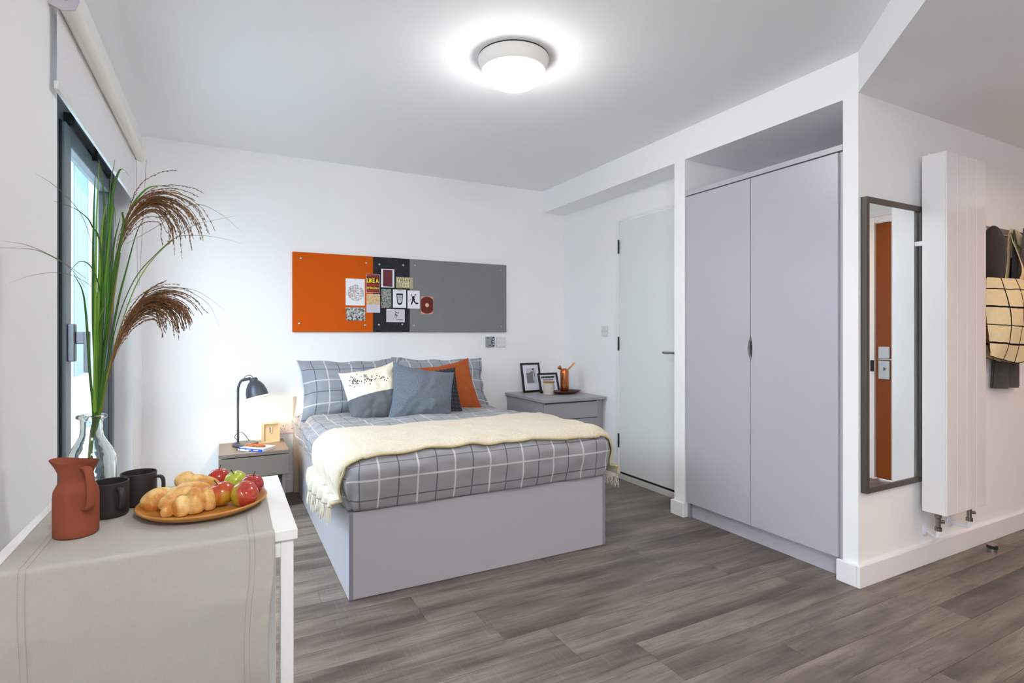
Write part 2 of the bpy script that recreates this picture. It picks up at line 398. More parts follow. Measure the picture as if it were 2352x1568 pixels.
# ------------------------------------------------------------------ entrance door (seen in the mirror)
ORG_DOOR = plain('burnt_orange_laminate', (132, 64, 4), .45, spec=.25)
d2 = new('door_2', Bx(XR-.0, XR+.045, E0, E1, .01, EZ), ORG_DOOR, kind=S, bev=.001)
new('door_frame', merge(Bx(XR-.02, XR+.06, E0-.075, E0-.004, 0, EZ+.07), Bx(XR-.02, XR+.06, E1+.004, E1+.075, 0, EZ+.07), Bx(XR-.02, XR+.06, E0-.004, E1+.004, EZ+.004, EZ+.07), Bx(XR-.028, XR-.02, E0-.075, E0-.055, 0, EZ+.07), Bx(XR-.028, XR-.02, E0-.055, E1+.055, EZ+.05, EZ+.07)), GLOSSW, d2, bev=.003)
lp = new('lock_plate', Bx(XR-.008, XR, E0+.018, E0+.105, .80, 1.06), CHROME, d2, bev=.004)
new('door_handle', MB().tube(arc([(XR-.006, E0+.05, .96), (XR-.05, E0+.05, .96), (XR-.06, E0+.065, .96), (XR-.06, E0+.18, .96)], 5), .009, 12), CHROME, lp, smooth='auto')
new('thumb_turn', MB().tube([(XR-.006, E0+.06, .885), (XR-.03, E0+.06, .885)], .011, 16), CHROME, lp)
new('strike_plate', Bx(XR-.03, XR-.021, E0-.03, E0-.006, .86, .95), DKGAP, d2)

# ------------------------------------------------------------------ ceiling lamps
def ceiling_lamp(x, y, z, e, label):
    t = thing('ceiling_lamp', (x, y, z), label, 'lamp')
    new('backplate', MB().lathe([(.1655, z), (.1655, z-.0075)], (x, y, 0), 48), DKGAP, t)
    new('rim', MB().lathe([(.166, z-.006), (.167, z-.012), (.158, z-.045), (.149, z-.066), (.143, z-.066), (.143, z-.02)], (x, y, 0), 64, caps=False), plain('white_lamp_rim', (236, 234, 228), .45), t, smooth='auto')
    m = NT('lit_diffuser'); m.P(color=(1, 1, 1, 1), rough=.4, emis=(1, .98, .95, 1), es=e)
    new('diffuser', MB().lathe([(.1425, z-.055), (.143, z-.066)] + [(.141*math.cos(a), z-.07-.072*math.sin(a)) for a in [i*PI/2/9 for i in range(10)]], (x, y, 0), 48, caps=False), m.m, t, smooth=True)
ceiling_lamp(1.205, 2.284, HC, LAMP_E, 'round white dome ceiling lamp, lit, above the bed')
ceiling_lamp(.15, -.55, HC, FILL_LAMP_E, 'unseen round dome ceiling lamp, lit, added behind the viewer as fill light')
def downlight(x, y, power, label):
    t = thing('downlight', (x, y, HL), label, 'lamp')
    new('rim', MB().lathe([(.05, HL-.004), (.052, HL), (.038, HL), (.036, HL-.004), (.05, HL-.004)], (x, y, 0), 32, caps=False), GLOSSW, t)
    ld = bpy.data.lights.new('downlight_beam', 'AREA'); ld.shape = 'DISK'; ld.size = .07; ld.energy = power; ld.color = (1, .66, .46); ld.spread = math.radians(160)
    l = bpy.data.objects.new('downlight_beam', ld); C.objects.link(l); l.parent = t; l.location = (0, 0, -.006)
downlight(3.95, .55, HALL_W, 'small round recessed warm spotlight in the hall ceiling by the entrance door')
downlight(2.9, -.9, HALL_W*3.2, 'small round recessed warm spotlight in the hall ceiling behind the viewer')

# ------------------------------------------------------------------ wardrobe
wd = thing('wardrobe', (2.9, 2.07, 0), 'tall pale grey two-door fitted wardrobe in the recess', 'wardrobe')
W0, W1 = YC+.008, 2.572-.004
new('carcass', merge(Bx(2.607, 3.20, W0, W0+.018, 0, 2.035), Bx(2.607, 3.20, W1-.018, W1, 0, 2.035), Bx(3.185, 3.20, W0+.018, W1-.018, 0, 2.035), Bx(2.62, 3.185, W0+.018, W1-.018, .10, .118)), LAV_EDGE, wd)
new('top_panel', Bx(2.588, 3.21, W0-.004, W1+.002, 2.035, 2.062), LAV, wd, bev=.001)
new('plinth', Bx(2.628, 2.646, W0+.004, W1-.003, 0, .10), LAV, wd)
new('filler_strip', Bx(2.602, 2.618, W0+.0, W0+.017, .0, 2.03), LAV, wd)
DZ0, DZT = .1, 2.028; ym = 2.083
def door_leaf(ya, yb, joint, depth):
    """leaf between ya and yb with a shallow finger scoop cut in the edge at joint"""
    other = yb if joint == ya else ya; sg = 1 if other > joint else -1
    pts = [(other, DZ0), (joint, DZ0)]
    for i in range(17):
        t = i/16; z = 1.005 + .155*t; pts.append((joint + sg*depth*(math.sin(PI*t)**1.5), z))
    pts += [(joint, DZT), (other, DZT)]
    if sg > 0: pts = pts[::-1]
    return MB().prism([(2.588, a, b) for a, b in pts], (.018, 0, 0))
new('door', door_leaf(W0+.018, ym-.0018, ym-.0018, .010), LAV, wd, clean=True)
new('door', door_leaf(ym+.0018, W1-.006, ym+.0018, .019), LAV, wd, clean=True)
new('finger_pull', Bx(2.6085, 2.612, ym-.03, ym+.04, .98, 1.19), plain('dark_pull_metal', (84, 82, 82), .5, .5), wd)

# ------------------------------------------------------------------ mirror
mr = thing('wall_mirror', (2.84, YM, 1.1), 'tall narrow mirror with a dark bronze frame on the hall wall', 'mirror')
mx0, mx1, mz0, mz1, mf = 2.600, 3.083, .432, 1.795, YM-.03
FR = plain('dark_bronze_frame', (84, 75, 68), .45, .3)
new('frame', merge(Bx(mx0, mx0+.022, mf, YM-.002, mz0, mz1), Bx(mx1-.022, mx1, mf, YM-.002, mz0, mz1), Bx(mx0+.022, mx1-.022, mf, YM-.002, mz1-.026, mz1), Bx(mx0+.022, mx1-.022, mf, YM-.002, mz0, mz0+.026)), FR, mr, bev=.0015)
new('mirror_glass', Bx(mx0+.021, mx1-.021, YM-.024, YM-.018, mz0+.025, mz1-.025), plain('mirror_silver', (240, 244, 244), .0, 1), mr)
# ------------------------------------------------------------------ radiator
rd = thing('radiator', (3.23, YM, .29), 'tall white vertical panel radiator beside the mirror', 'radiator')
rx0, rx1, ry0, ry1, rz0, rz1 = 3.043, 3.427, 1.35, 1.455, .295, 2.037
RW = plain('white_gloss_enamel', (238, 236, 238), .16, coat=.3)
new('side_panel', merge(Bx(rx0, rx0+.0025, ry0+.006, ry1, rz0, rz1), Bx(rx1-.0025, rx1, ry0+.006, ry1, rz0, rz1), Bx(rx0+.0025, rx1-.0025, ry1-.012, ry1, rz0+.01, rz1-.01)), RW, rd)
new('top_grille', merge(*[Bx(rx0+.003+i*.0158, rx0+.011+i*.0158, ry0+.006, ry1-.012, rz1-.006, rz1-.002) for i in range(24)]), RW, rd, kind='stuff')
pw = (rx1-rx0)/4
for i in range(4): new('front_panel', Bx(rx0+i*pw+.0001, rx0+(i+1)*pw-.0001, ry0, ry0+.006, rz0, rz1), RW, rd, bev=.0020)
for zz, xo in ((.7, .25), (1.60, .004)): new('wall_bracket', Bx(rx0+xo, rx0+xo+.02, ry1, YM-.001, zz, zz+.022), RW, rd)
new('bleed_cap', MB().tube([(rx0+.02, ry1-.02, rz1-.002), (rx0+.02, ry1-.02, rz1+.012)], .007, 12), RW, rd)
PIPE = plain('white_painted_pipe', (232, 236, 244), .35); NICK = plain('nickel_valve', (150, 144, 138), .25, 1)
for vx, fx, zl in ((3.11, 3.172, .163), (3.30, 3.414, .167)): pass
def valve(x, pz, fx, name):
    v = new('valve', merge(MB().lathe([(.009, rz0), (.009, rz0-.012), (.014, rz0-.014), (.014, rz0-.030), (.0105, rz0-.033), (.0105, rz0-.075), (.015, rz0-.078), (.015, rz0-.094), (.009, rz0-.096)], (x, 1.41, 0), 16), MB().tube([(x, 1.41, rz0-.05), (x+.022, 1.395, rz0-.05)], .008, 12)), NICK, rd, smooth='auto')
    new('pipe', MB().tube(arc([(x, 1.41, rz0-.094), (x, 1.41, pz+.02), (x, 1.413, pz+.006), (x+(fx-x)*.15, 1.424, pz), (fx, YM-.006, pz+.002)], 5), .0095, 12), PIPE, v, smooth='auto')
    new('pipe_collar', MB().lathe([(.03, 0), (.03, .004), (.012, .008)], (0, 0, 0), 24).xf(Matrix.Translation((fx, YM-.001, pz+.002)) @ Matrix.Rotation(PI/2, 4, 'X')), PIPE, v, smooth='auto')
valve(3.095, .165, 3.16, 'a'); valve(3.40, .170, 3.40, 'b')
# ------------------------------------------------------------------ coat rail and what hangs from it
cr = thing('coat_rail', (3.85, YM, 1.72), 'flat grey metal coat rail on the hall wall right of the radiator', 'coat rack')
new('rail', Bx(3.62, 4.113, YM-.012, YM, 1.67, 1.768), plain('grey_brown_rail', (150, 138, 134), .4, .4), cr, bev=.002)
for x in (3.66, 3.80, 3.95, 4.08): new('hook', MB().tube(arc([(x, YM-.01, 1.73), (x, YM-.045, 1.72), (x, YM-.06, 1.74)], 4), .005, 8), CHROME, cr)
WOOL = fabric('dark_felt', (40, 34, 34), (74, 66, 64), 200, uvk='Object', dist=.003)
hb = MB()
def hat(u, v):
    a = 2*PI*u; r = math.sin(PI*v); z = math.cos(PI*v)
    k = 1+.05*math.sin(2*a+1)+.03*math.sin(5*a); x = .108*r*math.cos(a)*k; yy = .045*r*math.sin(a); zz = .165*z - .02*(1-z)*0
    x *= 1 - .16*(1-z)/2
    return (3.705+x, 1.425+yy, 1.583+zz + .004*math.sin(9*a+4*v))
hb.grid(hat, 36, 20)
new('hat', hb, WOOL, origin=(3.70, 1.425, 1.6), smooth=True, label='dark felt cap hanging on the first hook beside the radiator', cat='hat', clean=True)
def tote_mat():
    m = NT('cream_canvas_black_grid'); uv = m.coord('UV'); s = m.n('ShaderNodeSeparateXYZ', {0: uv})
    wob = m.math('MULTIPLY', m.math('SUBTRACT', m.noise(uv, 9, 2), .5), .012)
    x = m.math('ADD', s.outputs[0], wob); z = m.math('ADD', s.outputs[1], wob)
    k = m.math('MAXIMUM', m.math('MAXIMUM', stripes(m, x, .118, .55, .0040), stripes(m, z, .19, .30, .0048)), stripes(m, z, .19, .80, .0026))
    base = m.mix(m.noise(uv, 40, 3), srgb(226, 204, 160), srgb(238, 220, 180))
    m.P(color=m.mix(k, base, srgb(24, 22, 24)), rough=.9, spec=.1); m.bump(m.noise(uv, 700, 2), .2, .001); return m.m
tb = thing('tote_bag', (3.86, 1.42, 1.45), 'cream canvas tote bag with a black hand-drawn grid hanging on the coat rail', 'bag')
def bag(side):
    def f(u, v):
        x = 3.565 + .56*u + .02*(v-.5); z = 1.462 - .44*v - .02*math.sin(PI*u)*v 
        puff = math.sin(PI*min(max(u, 0), 1))**.5 * math.sin(PI*min(.1+v*.82, 1))**.6
        y = 1.405 - side*(.008+.065*puff) + .008*math.sin(9*u+5*v)*side
        if v > .8: z += (v-.8)*.25*abs(u-.45)
        return (x, y, z)
    return f
TM = tote_mat()
bb = MB().grid(bag(1), 30, 24, lambda u, v: (u*.56, -v*.44)); bb.grid(bag(-1), 30, 24, lambda u, v: (u*.56+.2, -v*.44), flip=True)
new('bag_body', bb, TM, tb, smooth=True, clean=True)
for yy in (1.36, 1.425):
    new('strap', MB().tube(arc([(3.84, yy, 1.44), (3.87, yy, 1.53), (3.91, YM-.07, 1.735), (3.97, yy-.01, 1.58), (4.05, yy, 1.44)], 8), .022, 8, flat=.12, up=(0, 1, 0)), fabric('cream_strap', (205, 182, 138), (226, 206, 165), 90, uvk='Object') if yy < 1.4 else bpy.data.materials['cream_strap'], tb, smooth=True)
DKS = fabric('charcoal_wool', (66, 62, 60), (96, 92, 88), 200, uvk='Object', dist=.003)
def cloth_hang(x0, x1, z0, z1, yc, folds, thick, ph=0):
    mb = MB()
    for sd in (1, -1):
        def f(u, v):
            x = x0 + (x1-x0)*u; z = z1 + (z0-z1)*v
            wv = math.sin(folds*2*PI*u+ph+v)*.012*(.4+v); return (x + .01*math.sin(3*v+ph), yc - sd*thick*(.4+.6*math.sin(PI*u)**.5) + wv, z)
        mb.grid(f, 28, 20, flip=(sd < 0))
    return mb
new('scarf', merge(cloth_hang(3.83, 4.12, .855, 1.60, 1.465, 2.3, .012), cloth_hang(3.815, 3.832, .86, 1.2, 1.462, .3, .006)), DKS, origin=(3.95, 1.46, 1.6), smooth=True, label='charcoal wool scarf hanging behind the tote bag, its fringed end below', cat='scarf')
new('coat', cloth_hang(3.865, 4.16, 1.46, 1.742, 1.375, 2.0, .045, 1.4), DKS, origin=(4.0, 1.40, 1.74), smooth=True, label='dark grey garment hanging on the coat rail over the tote bag straps', cat='coat')
# door stop
ds = thing('door_stop', (3.634, 1.405, 0), 'small steel floor door stop with a black rubber ring', 'door stop')
new('post', MB().lathe([(.021, 0), (.021, .018), (.0165, .019), (.0165, .034), (.022, .035), (.022, .040), (.018, .043)], (3.634, 1.405, 0), 24), CHROME, ds, smooth='auto')
new('rubber_ring', MB().lathe([(.017, .019), (.0245, .020), (.0245, .033), (.017, .034)], (3.634, 1.405, 0), 24, caps=False), DKGAP, ds, smooth='auto')

# ------------------------------------------------------------------ bed
bed = thing('bed', (1.17, 3.38, 0), 'double bed with a pale grey panelled storage base', 'bed')
bx0, bx1, by, bz = .479, 1.863, 2.4454, .384
new('foot_panel', Bx(bx0+.018, bx1-.018, by, by+.018, .002, bz), LAV, bed, bev=.0006)
for a, b in ((bx0, bx0+.018), (bx1-.018, bx1)):
    new('side_panel', merge(Bx(a, b, by+.0008, 4.29, .002, bz)), LAV, bed, bev=.0006)
    new('edge_band', Bx(a+.0003, b-.0003, by-.0006, by+.0009, .002, bz-.0003), LAV_EDGE, bed)
new('platform', Bx(bx0+.018, bx1-.018, by+.018, 4.29, bz-.03, bz-.012), LAV, bed)
new('headboard', Bx(.445, 1.90, 4.293, YB-.003, 0, .70), plain('beige_headboard', (196, 180, 160), .5), bed, bev=.002)
new('mattress', MB().box(bx0+.025, bx1-.025, by+.03, 4.285, bz-.011, .565), fabric('white_ticking', (232, 231, 230), (242, 241, 240), 90, uvk='Object'), bed, bev=.03, bseg=4)

# duvet: rounded box shell
random.seed(7)
dx0, dx1, dy0, dy1, dz0, dz1 = .425, 1.915, 2.385, 4.20, .392, .640
def duvet_pt(p):
    """p: point on the outer box -> rounded, puffed, wrinkled position"""
    r = .125
    q = Vector((min(max(p.x, dx0+r), dx1-r), min(max(p.y, dy0+r), dy1), min(p.z, dz1-r)))
    d = p-q
    n = d.normalized() if d.length > 1e-6 else Vector((0, 0, 1))
    o = q+n*r
    k = (p.z-dz0)/(dz1-dz0)
    tuck = .030*(1-k)**2.2 if k < 1 else 0     # turns under at the bottom
    o -= Vector((n.x, n.y, 0))*tuck*1.3
    w1 = noise.noise(Vector((p.x*3.1, p.y*3.1, p.z*6)))*.013 - (.034*min(1, max(0, (p.y-3.0)/.7)) if n.z > .5 else 0)
    w2 = noise.noise(Vector((p.x*9+3, p.y*9, p.z*17)))*.010
    pull = 0
    if k < .97 and n.z < .6:
        e = abs(n.x*n.y)*2
        pull = .010*math.sin((p.x+p.y)*55 + 2*math.sin(p.z*22))*(1-k)*e + .005*noise.noise(Vector((p.x*22, p.y*22, p.z*6)))*(1-k)
    return o + n*(w1+w2+pull)
def duvet():
    mb = MB(); N = 96; Mv = 116; K = 22
    H = dz1-dz0
    def top(u, v): return duvet_pt(Vector((dx0+(dx1-dx0)*u, dy0+(dy1-dy0)*v, dz1)))
    mb.grid(top, N, Mv, lambda u, v: ((dx1-dx0)*u, (dy1-dy0)*v))
    mb.grid(lambda u, v: duvet_pt(Vector((dx0+(dx1-dx0)*u, dy0, dz0+H*v))), N, K, lambda u, v: ((dx1-dx0)*u, -H*(1-v)))
    mb.grid(lambda u, v: duvet_pt(Vector((dx0, dy0+(dy1-dy0)*(1-u), dz0+H*v))), Mv, K, lambda u, v: (-H*(1-v), (dy1-dy0)*(1-u)))
    mb.grid(lambda u, v: duvet_pt(Vector((dx1, dy0+(dy1-dy0)*u, dz0+H*v))), Mv, K, lambda u, v: ((dx1-dx0)+H*(1-v), (dy1-dy0)*u))
    return mb
dmb = duvet()
dv = new('duvet', dmb, plaid('grey_plaid_brushed_cotton', .18, .04, .62), origin=(1.17, 3.3, .39), smooth=True, clean=True, label='grey duvet with a white and charcoal window-pane check on the bed', cat='duvet')
d_ = dv.modifiers.new('thick', 'SOLIDIFY'); d_.thickness = .006; d_.offset = -1
tree = BVHTree.FromPolygons([tuple(v) for v in dmb.v], dmb.f)
def on_duvet(x, y, default=.64):
    h = tree.ray_cast(Vector((x, y, 1.0)), Vector((0, 0, -1)))
    return h[0].z if h[0] else default
# throw across the foot of the bed, hanging at both sides
CREAM = fabric('cream_wool_throw', (204, 192, 172), (224, 213, 194), 60, uvk='Object', bs=.5, dist=.003)
TAN = fabric('tan_selvedge', (180, 166, 128), (204, 190, 150), 150, uvk='Object')
cx_, cz_ = 1.17, .50
def throw_pt(u, v, off=.009):
    """u across the bed (0 left hem, 1 right hem), v from foot to head"""
    L, R_ = .27, .20; W = dx1-dx0; tot = L+W+R_
    s_ = u*tot
    if s_ < L: s_ = L-(L-s_)*(.62+.38*v)
    e0 = 2.405+.035*math.sin(3*u+1)*0; y = 2.43 + .01*math.sin(5*u) + v*(.66+.0*u)
    tl = max(0, (L-s_)/L); tr = max(0, (s_-L-W)/R_)
    y += (.015+.09*v)*tl
    if s_ < L+.12 or s_ > L+W-.12:
        left = s_ < L+.12; x_side = dx0 if left else dx1; sg = -1 if left else 1
        a = (L+.12-s_) if left else (s_-(L+W-.12))      # distance travelled over the edge
        rr = .12; arc_len = rr*PI/2
        if a < arc_len:
            th = a/rr; px = (x_side-sg*rr) + sg*rr*math.sin(th); pz = dz1-rr + rr*math.cos(th)
            n = Vector((sg*math.sin(th), 0, math.cos(th)))
        else:
            px = x_side; pz = dz1-rr-(a-arc_len); n = Vector((sg, 0, 0))
        p = Vector((px, y, pz))
        h = tree.ray_cast(p + n*.25, -n, .5)
        if h[0] and pz > dz0+.05: p = h[0]+n*(off+.004)
        else:
            fade = min(1, (dz0+.05-pz)/.10) if pz < dz0+.05 else 0
            p = p + n*.012
        if pz < .58:
            drop = min(1, (.58-pz)/.2); p += n*(.008*math.sin(v*31+1.5*math.sin(u*40)))*drop*(1.3 if left else .3) + n*(.008 if left else 0)*drop
        return p
    x = dx0 + s_-L; z = on_duvet(x, max(y, dy0+.02)); n = Vector((0, 0, 1))
    hN = tree.ray_cast(Vector((x, y, 1)), Vector((0, 0, -1)))
    if hN[1] is not None: n = hN[1]; n = n if n.z > 0 else -n
    return Vector((x, y, z)) + n*(off + .0015*noise.noise(Vector((x*14, y*14, 0))))
th = thing('throw_blanket', (1.17, 2.7, .65), 'cream wool throw with fringed ends laid across the foot of the bed', 'blanket')
tmb = MB().grid(lambda u, v: throw_pt(u, v), 170, 44)
to = new('blanket_cloth', tmb, CREAM, th, smooth=True); d_ = to.modifiers.new('thick', 'SOLIDIFY'); d_.thickness = .006; d_.offset = 1
new('selvedge', MB().tube([throw_pt(i/170, 0, .011)+Vector((0, -.002, .0)) for i in range(171)], .0055, 8), TAN, th, smooth=True, label='tan bound front edge')
random.seed(3); fm = MB()
for side in (0, 1):
    for i in range(150):
        v = (i+random.random())/150; p = throw_pt(side, v); sg = -1 if side == 0 else 1
        ln = random.uniform(.05, .085); dy = random.uniform(-.014, .014)
        pts = [p + Vector((sg*(.001+(.003 if sg < 0 else .0005)*k), dy*k/3 + random.uniform(-.004, .004)*k, -ln*k/3)) for k in range(4)]
        fm.tube(pts, [.0022, .0020, .0016, .0008], 4)
new('fringe', fm, CREAM, th, kind='stuff')

# pillows and cushions
def pillow(name, W, H, T, loc, lean, yaw, roll, mat, label, cat='cushion', flange=0, seed=0, pinch=.07, nu=44, wr=.006, group=None, extra=None, uo=(0, 0), sag=0.0):
    M = Matrix.Translation(loc) @ Matrix.Rotation(yaw, 4, 'Z') @ Matrix.Rotation(-lean, 4, 'X') @ Matrix.Rotation(roll, 4, 'Y')
    fl_ = flange
    def surf(sd):
        def f(u, v):
            a, b = 2*u-1, 2*v-1
            a2 = min(1, abs(a)/(1-fl_)) if fl_ else abs(a); b2 = min(1, abs(b)/(1-fl_*W/H)) if fl_ else abs(b)
            ex = 2.6 if fl_ else 2.0; t = (max(0, 1-a2**ex)*max(0, 1-b2**ex))**(.5 if fl_ else .55)
            t *= 1 - .10*(b) + sag*(-b)
            x = W/2*a*(1-pinch*(1-b*b)); z = H/2*b*(1-pinch*1.2*(1-a*a))
            nn = noise.noise(Vector((a*2.1+seed, b*2.1, sd)))*wr*1.6 + noise.noise(Vector((a*6+seed, b*6, sd*3)))*wr*.7
            rim = 1-t
            cr_ = wr*.9*math.sin(math.atan2(b, a)*11+seed)*rim*(max(abs(a), abs(b))**3)
            y = -sd*(T/2*t + nn*min(1, t*2.5)) + (cr_ if fl_ else cr_*.5) + .004*math.sin(3*a+seed)*fl_*8
            return M @ Vector((x, y-sd*.002, z))
        return f
    mb = MB(); uvf = lambda u, v: ((u-.5)*W+uo[0], (v-.5)*H+uo[1])
    mb.grid(surf(1), nu, nu, uvf); mb.grid(surf(-1), nu, nu, uvf, flip=True)
    # close the rim
    n1 = nu+1; b2 = n1*n1
    ring = [i for i in range(n1)] + [j*n1+nu for j in range(1, n1)] + [nu*n1+i for i in range(nu-1, -1, -1)] + [j*n1 for j in range(nu-1, 0, -1)]
    for i in range(len(ring)):
        a, b = ring[i], ring[(i+1) % len(ring)]; mb.face([a, b2+a, b2+b, b], [(uo[0]+W/2, uo[1]+H/2)]*4)
    o = new(name, mb, mat, origin=loc, smooth=True, label=label, cat=cat, group=group)
    return o, M
PW1 = plaid('grey_plaid_pillowcase', .18, .10, .70, (138, 143, 152), (160, 164, 172))
WHT = fabric('white_cotton', (232, 232, 238), (244, 244, 248), 60, uvk='UV')
pillow('pillow', .66, .40, .13, (.77, 4.215, .765), .06, 0, 0, WHT, 'plain white pillow behind the left plaid pillow', 'pillow', seed=3)
pillow('pillow', .66, .40, .13, (1.50, 4.215, .755), .06, 0, 0, WHT, 'plain white pillow behind the right plaid pillow', 'pillow', seed=9)
pillow('pillow', .76, .46, .15, (.825, 4.03, .770), .42, 0, .0, PW1, 'grey plaid pillow on the left, behind the dotted cushion', 'pillow', flange=.07, seed=1, wr=.014, pinch=.09)
pillow('pillow', .76, .46, .15, (1.50, 4.04, .765), .42, 0, .02, PW1, 'grey plaid pillow on the right, behind the rust cushion', 'pillow', flange=.07, seed=5, wr=.014, pinch=.09, uo=(.07, .03))
def dotted_mat():
    m = NT('cream_and_grey_cushion_cloth'); uv = m.coord('UV'); s = m.n('ShaderNodeSeparateXYZ', {0: uv})
    f = m.noise(uv, 500, 3, .7)
    lo = m.ramp(f, [(.35, srgb(84, 88, 94)), (.65, srgb(128, 132, 138))]); hi = m.mix(f, srgb(234, 224, 204), srgb(246, 238, 222))
    m.P(color=m.mix(m.math('GREATER_THAN', s.outputs[1], -.005), lo, hi), rough=.92, spec=.12); m.bump(f, .3, .001); return m.m
co, CM = pillow('cushion', .39, .41, .18, (.905, 3.76, .745), .38, -.12, -.20, dotted_mat(), 'cushion half cream with black dots and half grey, on the left', seed=2, wr=.012, pinch=.09)
random.seed(12); dm = MB(); dgc = bpy.context.evaluated_depsgraph_get
cmesh = co.data; ct = BVHTree.FromPolygons([tuple(v.co + Vector((.905, 3.76, .745))) for v in cmesh.vertices], [tuple(p.vertices) for p in cmesh.polygons])
px_ = [(406, 235), (421, 192), (431, 202), (440, 209), (450, 221), (436, 250), (434, 262), (447, 248), (448, 266), (464, 220), (462, 233), (468, 244), (455, 238), (470, 266), (485, 243), (480, 235), (489, 232), (487, 262), (492, 265), (478, 173), (411, 286), (456, 298), (504, 240), (527, 240), (549, 176), (559, 181), (570, 178), (522, 191), (553, 197), (566, 196), (580, 198), (562, 222), (559, 232), (557, 254), (577, 240), (583, 210), (587, 225), (595, 215), (606, 228), (608, 240), (613, 267), (620, 228), (628, 224), (625, 238), (629, 187), (630, 200), (660, 223), (669, 212), (678, 184), (705, 190), (714, 212), (731, 200), (728, 210), (748, 197), (752, 204), (757, 226), (774, 234), (787, 211), (754, 228), (437, 240), (444, 230), (474, 252), (580, 217), (604, 224)]
for (x, yv) in px_:
    x = x if x > 400 else x+1000
    p = at(480+(x+1000-0)/4.355 if x < 1000 else 480+x/4.355, 820+yv/4.355, Y=3.8); o_ = Vector((0, 0, CAM_H)); dr_ = (p-o_).normalized()
    h = ct.ray_cast(o_, dr_, 8)
    if h[0]:
        n = h[1] if h[1].dot(dr_) < 0 else -h[1]
        R3 = n.to_track_quat('Z', 'Y').to_matrix().to_4x4()
        dm.lathe([(.0040, 0), (.0040, .0006)], (0, 0, 0), 8)
        k0 = len(dm.v)-16
        for i in range(k0, len(dm.v)): dm.v[i] = Matrix.Translation(h[0]) @ R3 @ dm.v[i]
new('dots', dm, plain('black_thread', (24, 24, 28), .8), co, kind='stuff')
pillow('cushion', .46, .415, .22, (1.215, 3.655, .735), .36, .05, .20, fabric('blue_grey_wool', (72, 80, 92), (140, 150, 162), 150), 'plain blue-grey wool cushion in the middle, in front', seed=4, wr=.011, pinch=.09)
def tweed():
    m = NT('dark_check_tweed'); uv = m.coord('UV'); a = m.n('ShaderNodeTexChecker', {'Vector': uv, 'Color1': srgb(32, 33, 40), 'Color2': srgb(98, 100, 110), 'Scale': 130.0}).outputs[0]
    s = m.n('ShaderNodeSeparateXYZ', {0: uv}); k = m.math('MAXIMUM', stripes(m, s.outputs[0], .03, 0, .006), stripes(m, s.outputs[1], .03, 0, .006))
    m.P(color=m.mix(m.math('MULTIPLY', k, .6), a, srgb(40, 42, 50)), rough=.92, spec=.1); return m.m
pillow('cushion', .40, .38, .13, (1.35, 3.80, .725), .38, 0, -.04, tweed(), 'dark checked tweed cushion, mostly hidden behind the blue-grey one', seed=6)
pillow('cushion', .44, .42, .15, (1.515, 3.93, .745), .38, -.08, -.16, fabric('rust_cotton', (158, 78, 36), (178, 92, 46), 240, bs=.15), 'rust orange cushion on the right', seed=8, wr=.010, pinch=.09)

# ------------------------------------------------------------------ left bedside table
ns = thing('bedside_table', (.17, 4.11, 0), 'low taupe bedside table under the desk lamp, left of the bed', 'bedside table')
nx0, nx1, ny0 = -.035, .377, 3.90
new('top_panel', Bx(nx0, nx1, ny0, YB-.004, .376, .398), TAUPE, ns, bev=.001)
new('drawer', Bx(nx0, nx1-.0, ny0+.002, ny0+.02, .24, .370), TAUPE, ns, bev=.001)
new('carcass', merge(Bx(nx0+.02, nx0+.038, ny0+.022, YB-.02, .0, .374), Bx(nx1-.038, nx1-.02, ny0+.022, YB-.02, .0, .374), Bx(nx0+.04, nx1-.04, YB-.03, YB-.02, .1, .374), Bx(nx0+.04, nx1-.04, ny0+.022, YB-.03, .24, .252), Bx(nx0+.04, nx1-.04, ny0+.05, YB-.03, .05, .066)), TAUPE, ns)
# desk lamp
DLM = plain('dark_grey_lamp_enamel', (76, 80, 90), .38, .3)
ZT = .398
LB = Vector((.125, 4.175, ZT))
dl = thing('desk_lamp', LB, 'dark grey desk lamp with a bell shade, lit, on the left bedside table', 'lamp')
new('base', MB().lathe([(.079, 0), (.083, .004), (.081, .016), (.074, .022), (.02, .024)], LB, 40), DLM, dl, smooth='auto')
px0 = Vector((.080, 4.16, ZT+.022))
pole = arc([px0, px0+Vector((0, 0, .15)), px0+Vector((0, 0, .33)), px0+Vector((.003, 0, .385)), px0+Vector((.022, -.003, .425)), px0+Vector((.055, -.008, .437))], 8)
new('pole', MB().tube(pole, .0078, 14), DLM, dl, smooth=True)
new('pole_collar', MB().lathe([(.016, 0), (.016, .004), (.009, .007)], px0, 24), DLM, dl, smooth='auto')
ax = Vector((.20, -.16, -.93)).normalized(); neck = Vector((.172, 4.135, .858))
RM = ax.to_track_quat('Z', 'Y').to_matrix().to_4x4()
outer = [(.0, -.004), (.022, -.003), (.026, .004), (.026, .016), (.030, .020), (.043, .034), (.058, .06), (.068, .095), (.071, .128)]
inner = [(.069, .128), (.066, .095), (.056, .062), (.041, .037), (.028, .025), (.0, .022)]
sh = new('shade', MB().lathe(outer+inner[:1], (0, 0, 0), 40, caps=False).xf(Matrix.Translation(neck) @ RM), DLM, dl, smooth='auto')
new('shade_lining', MB().lathe(inner, (0, 0, 0), 40, caps=False).xf(Matrix.Translation(neck) @ RM), plain('white_lining', (240, 232, 220), .5), sh, smooth=True)
new('clamp', merge(MB().tube([px0+Vector((.035, -.01, .43)), neck+Vector((-.02, -.02, .004))], .008, 8), MB().tube([px0+Vector((.03, -.02, .425)), neck+Vector((-.0, -.026, .002))], .006, 8)), DLM, dl)
m = NT('lit_warm_bulb'); m.P(color=(1, 1, 1, 1), emis=(1, .72, .42, 1), es=20)
new('bulb', MB().ball(neck+ax*.085, .024, 16, 10), m.m, dl, smooth=True)
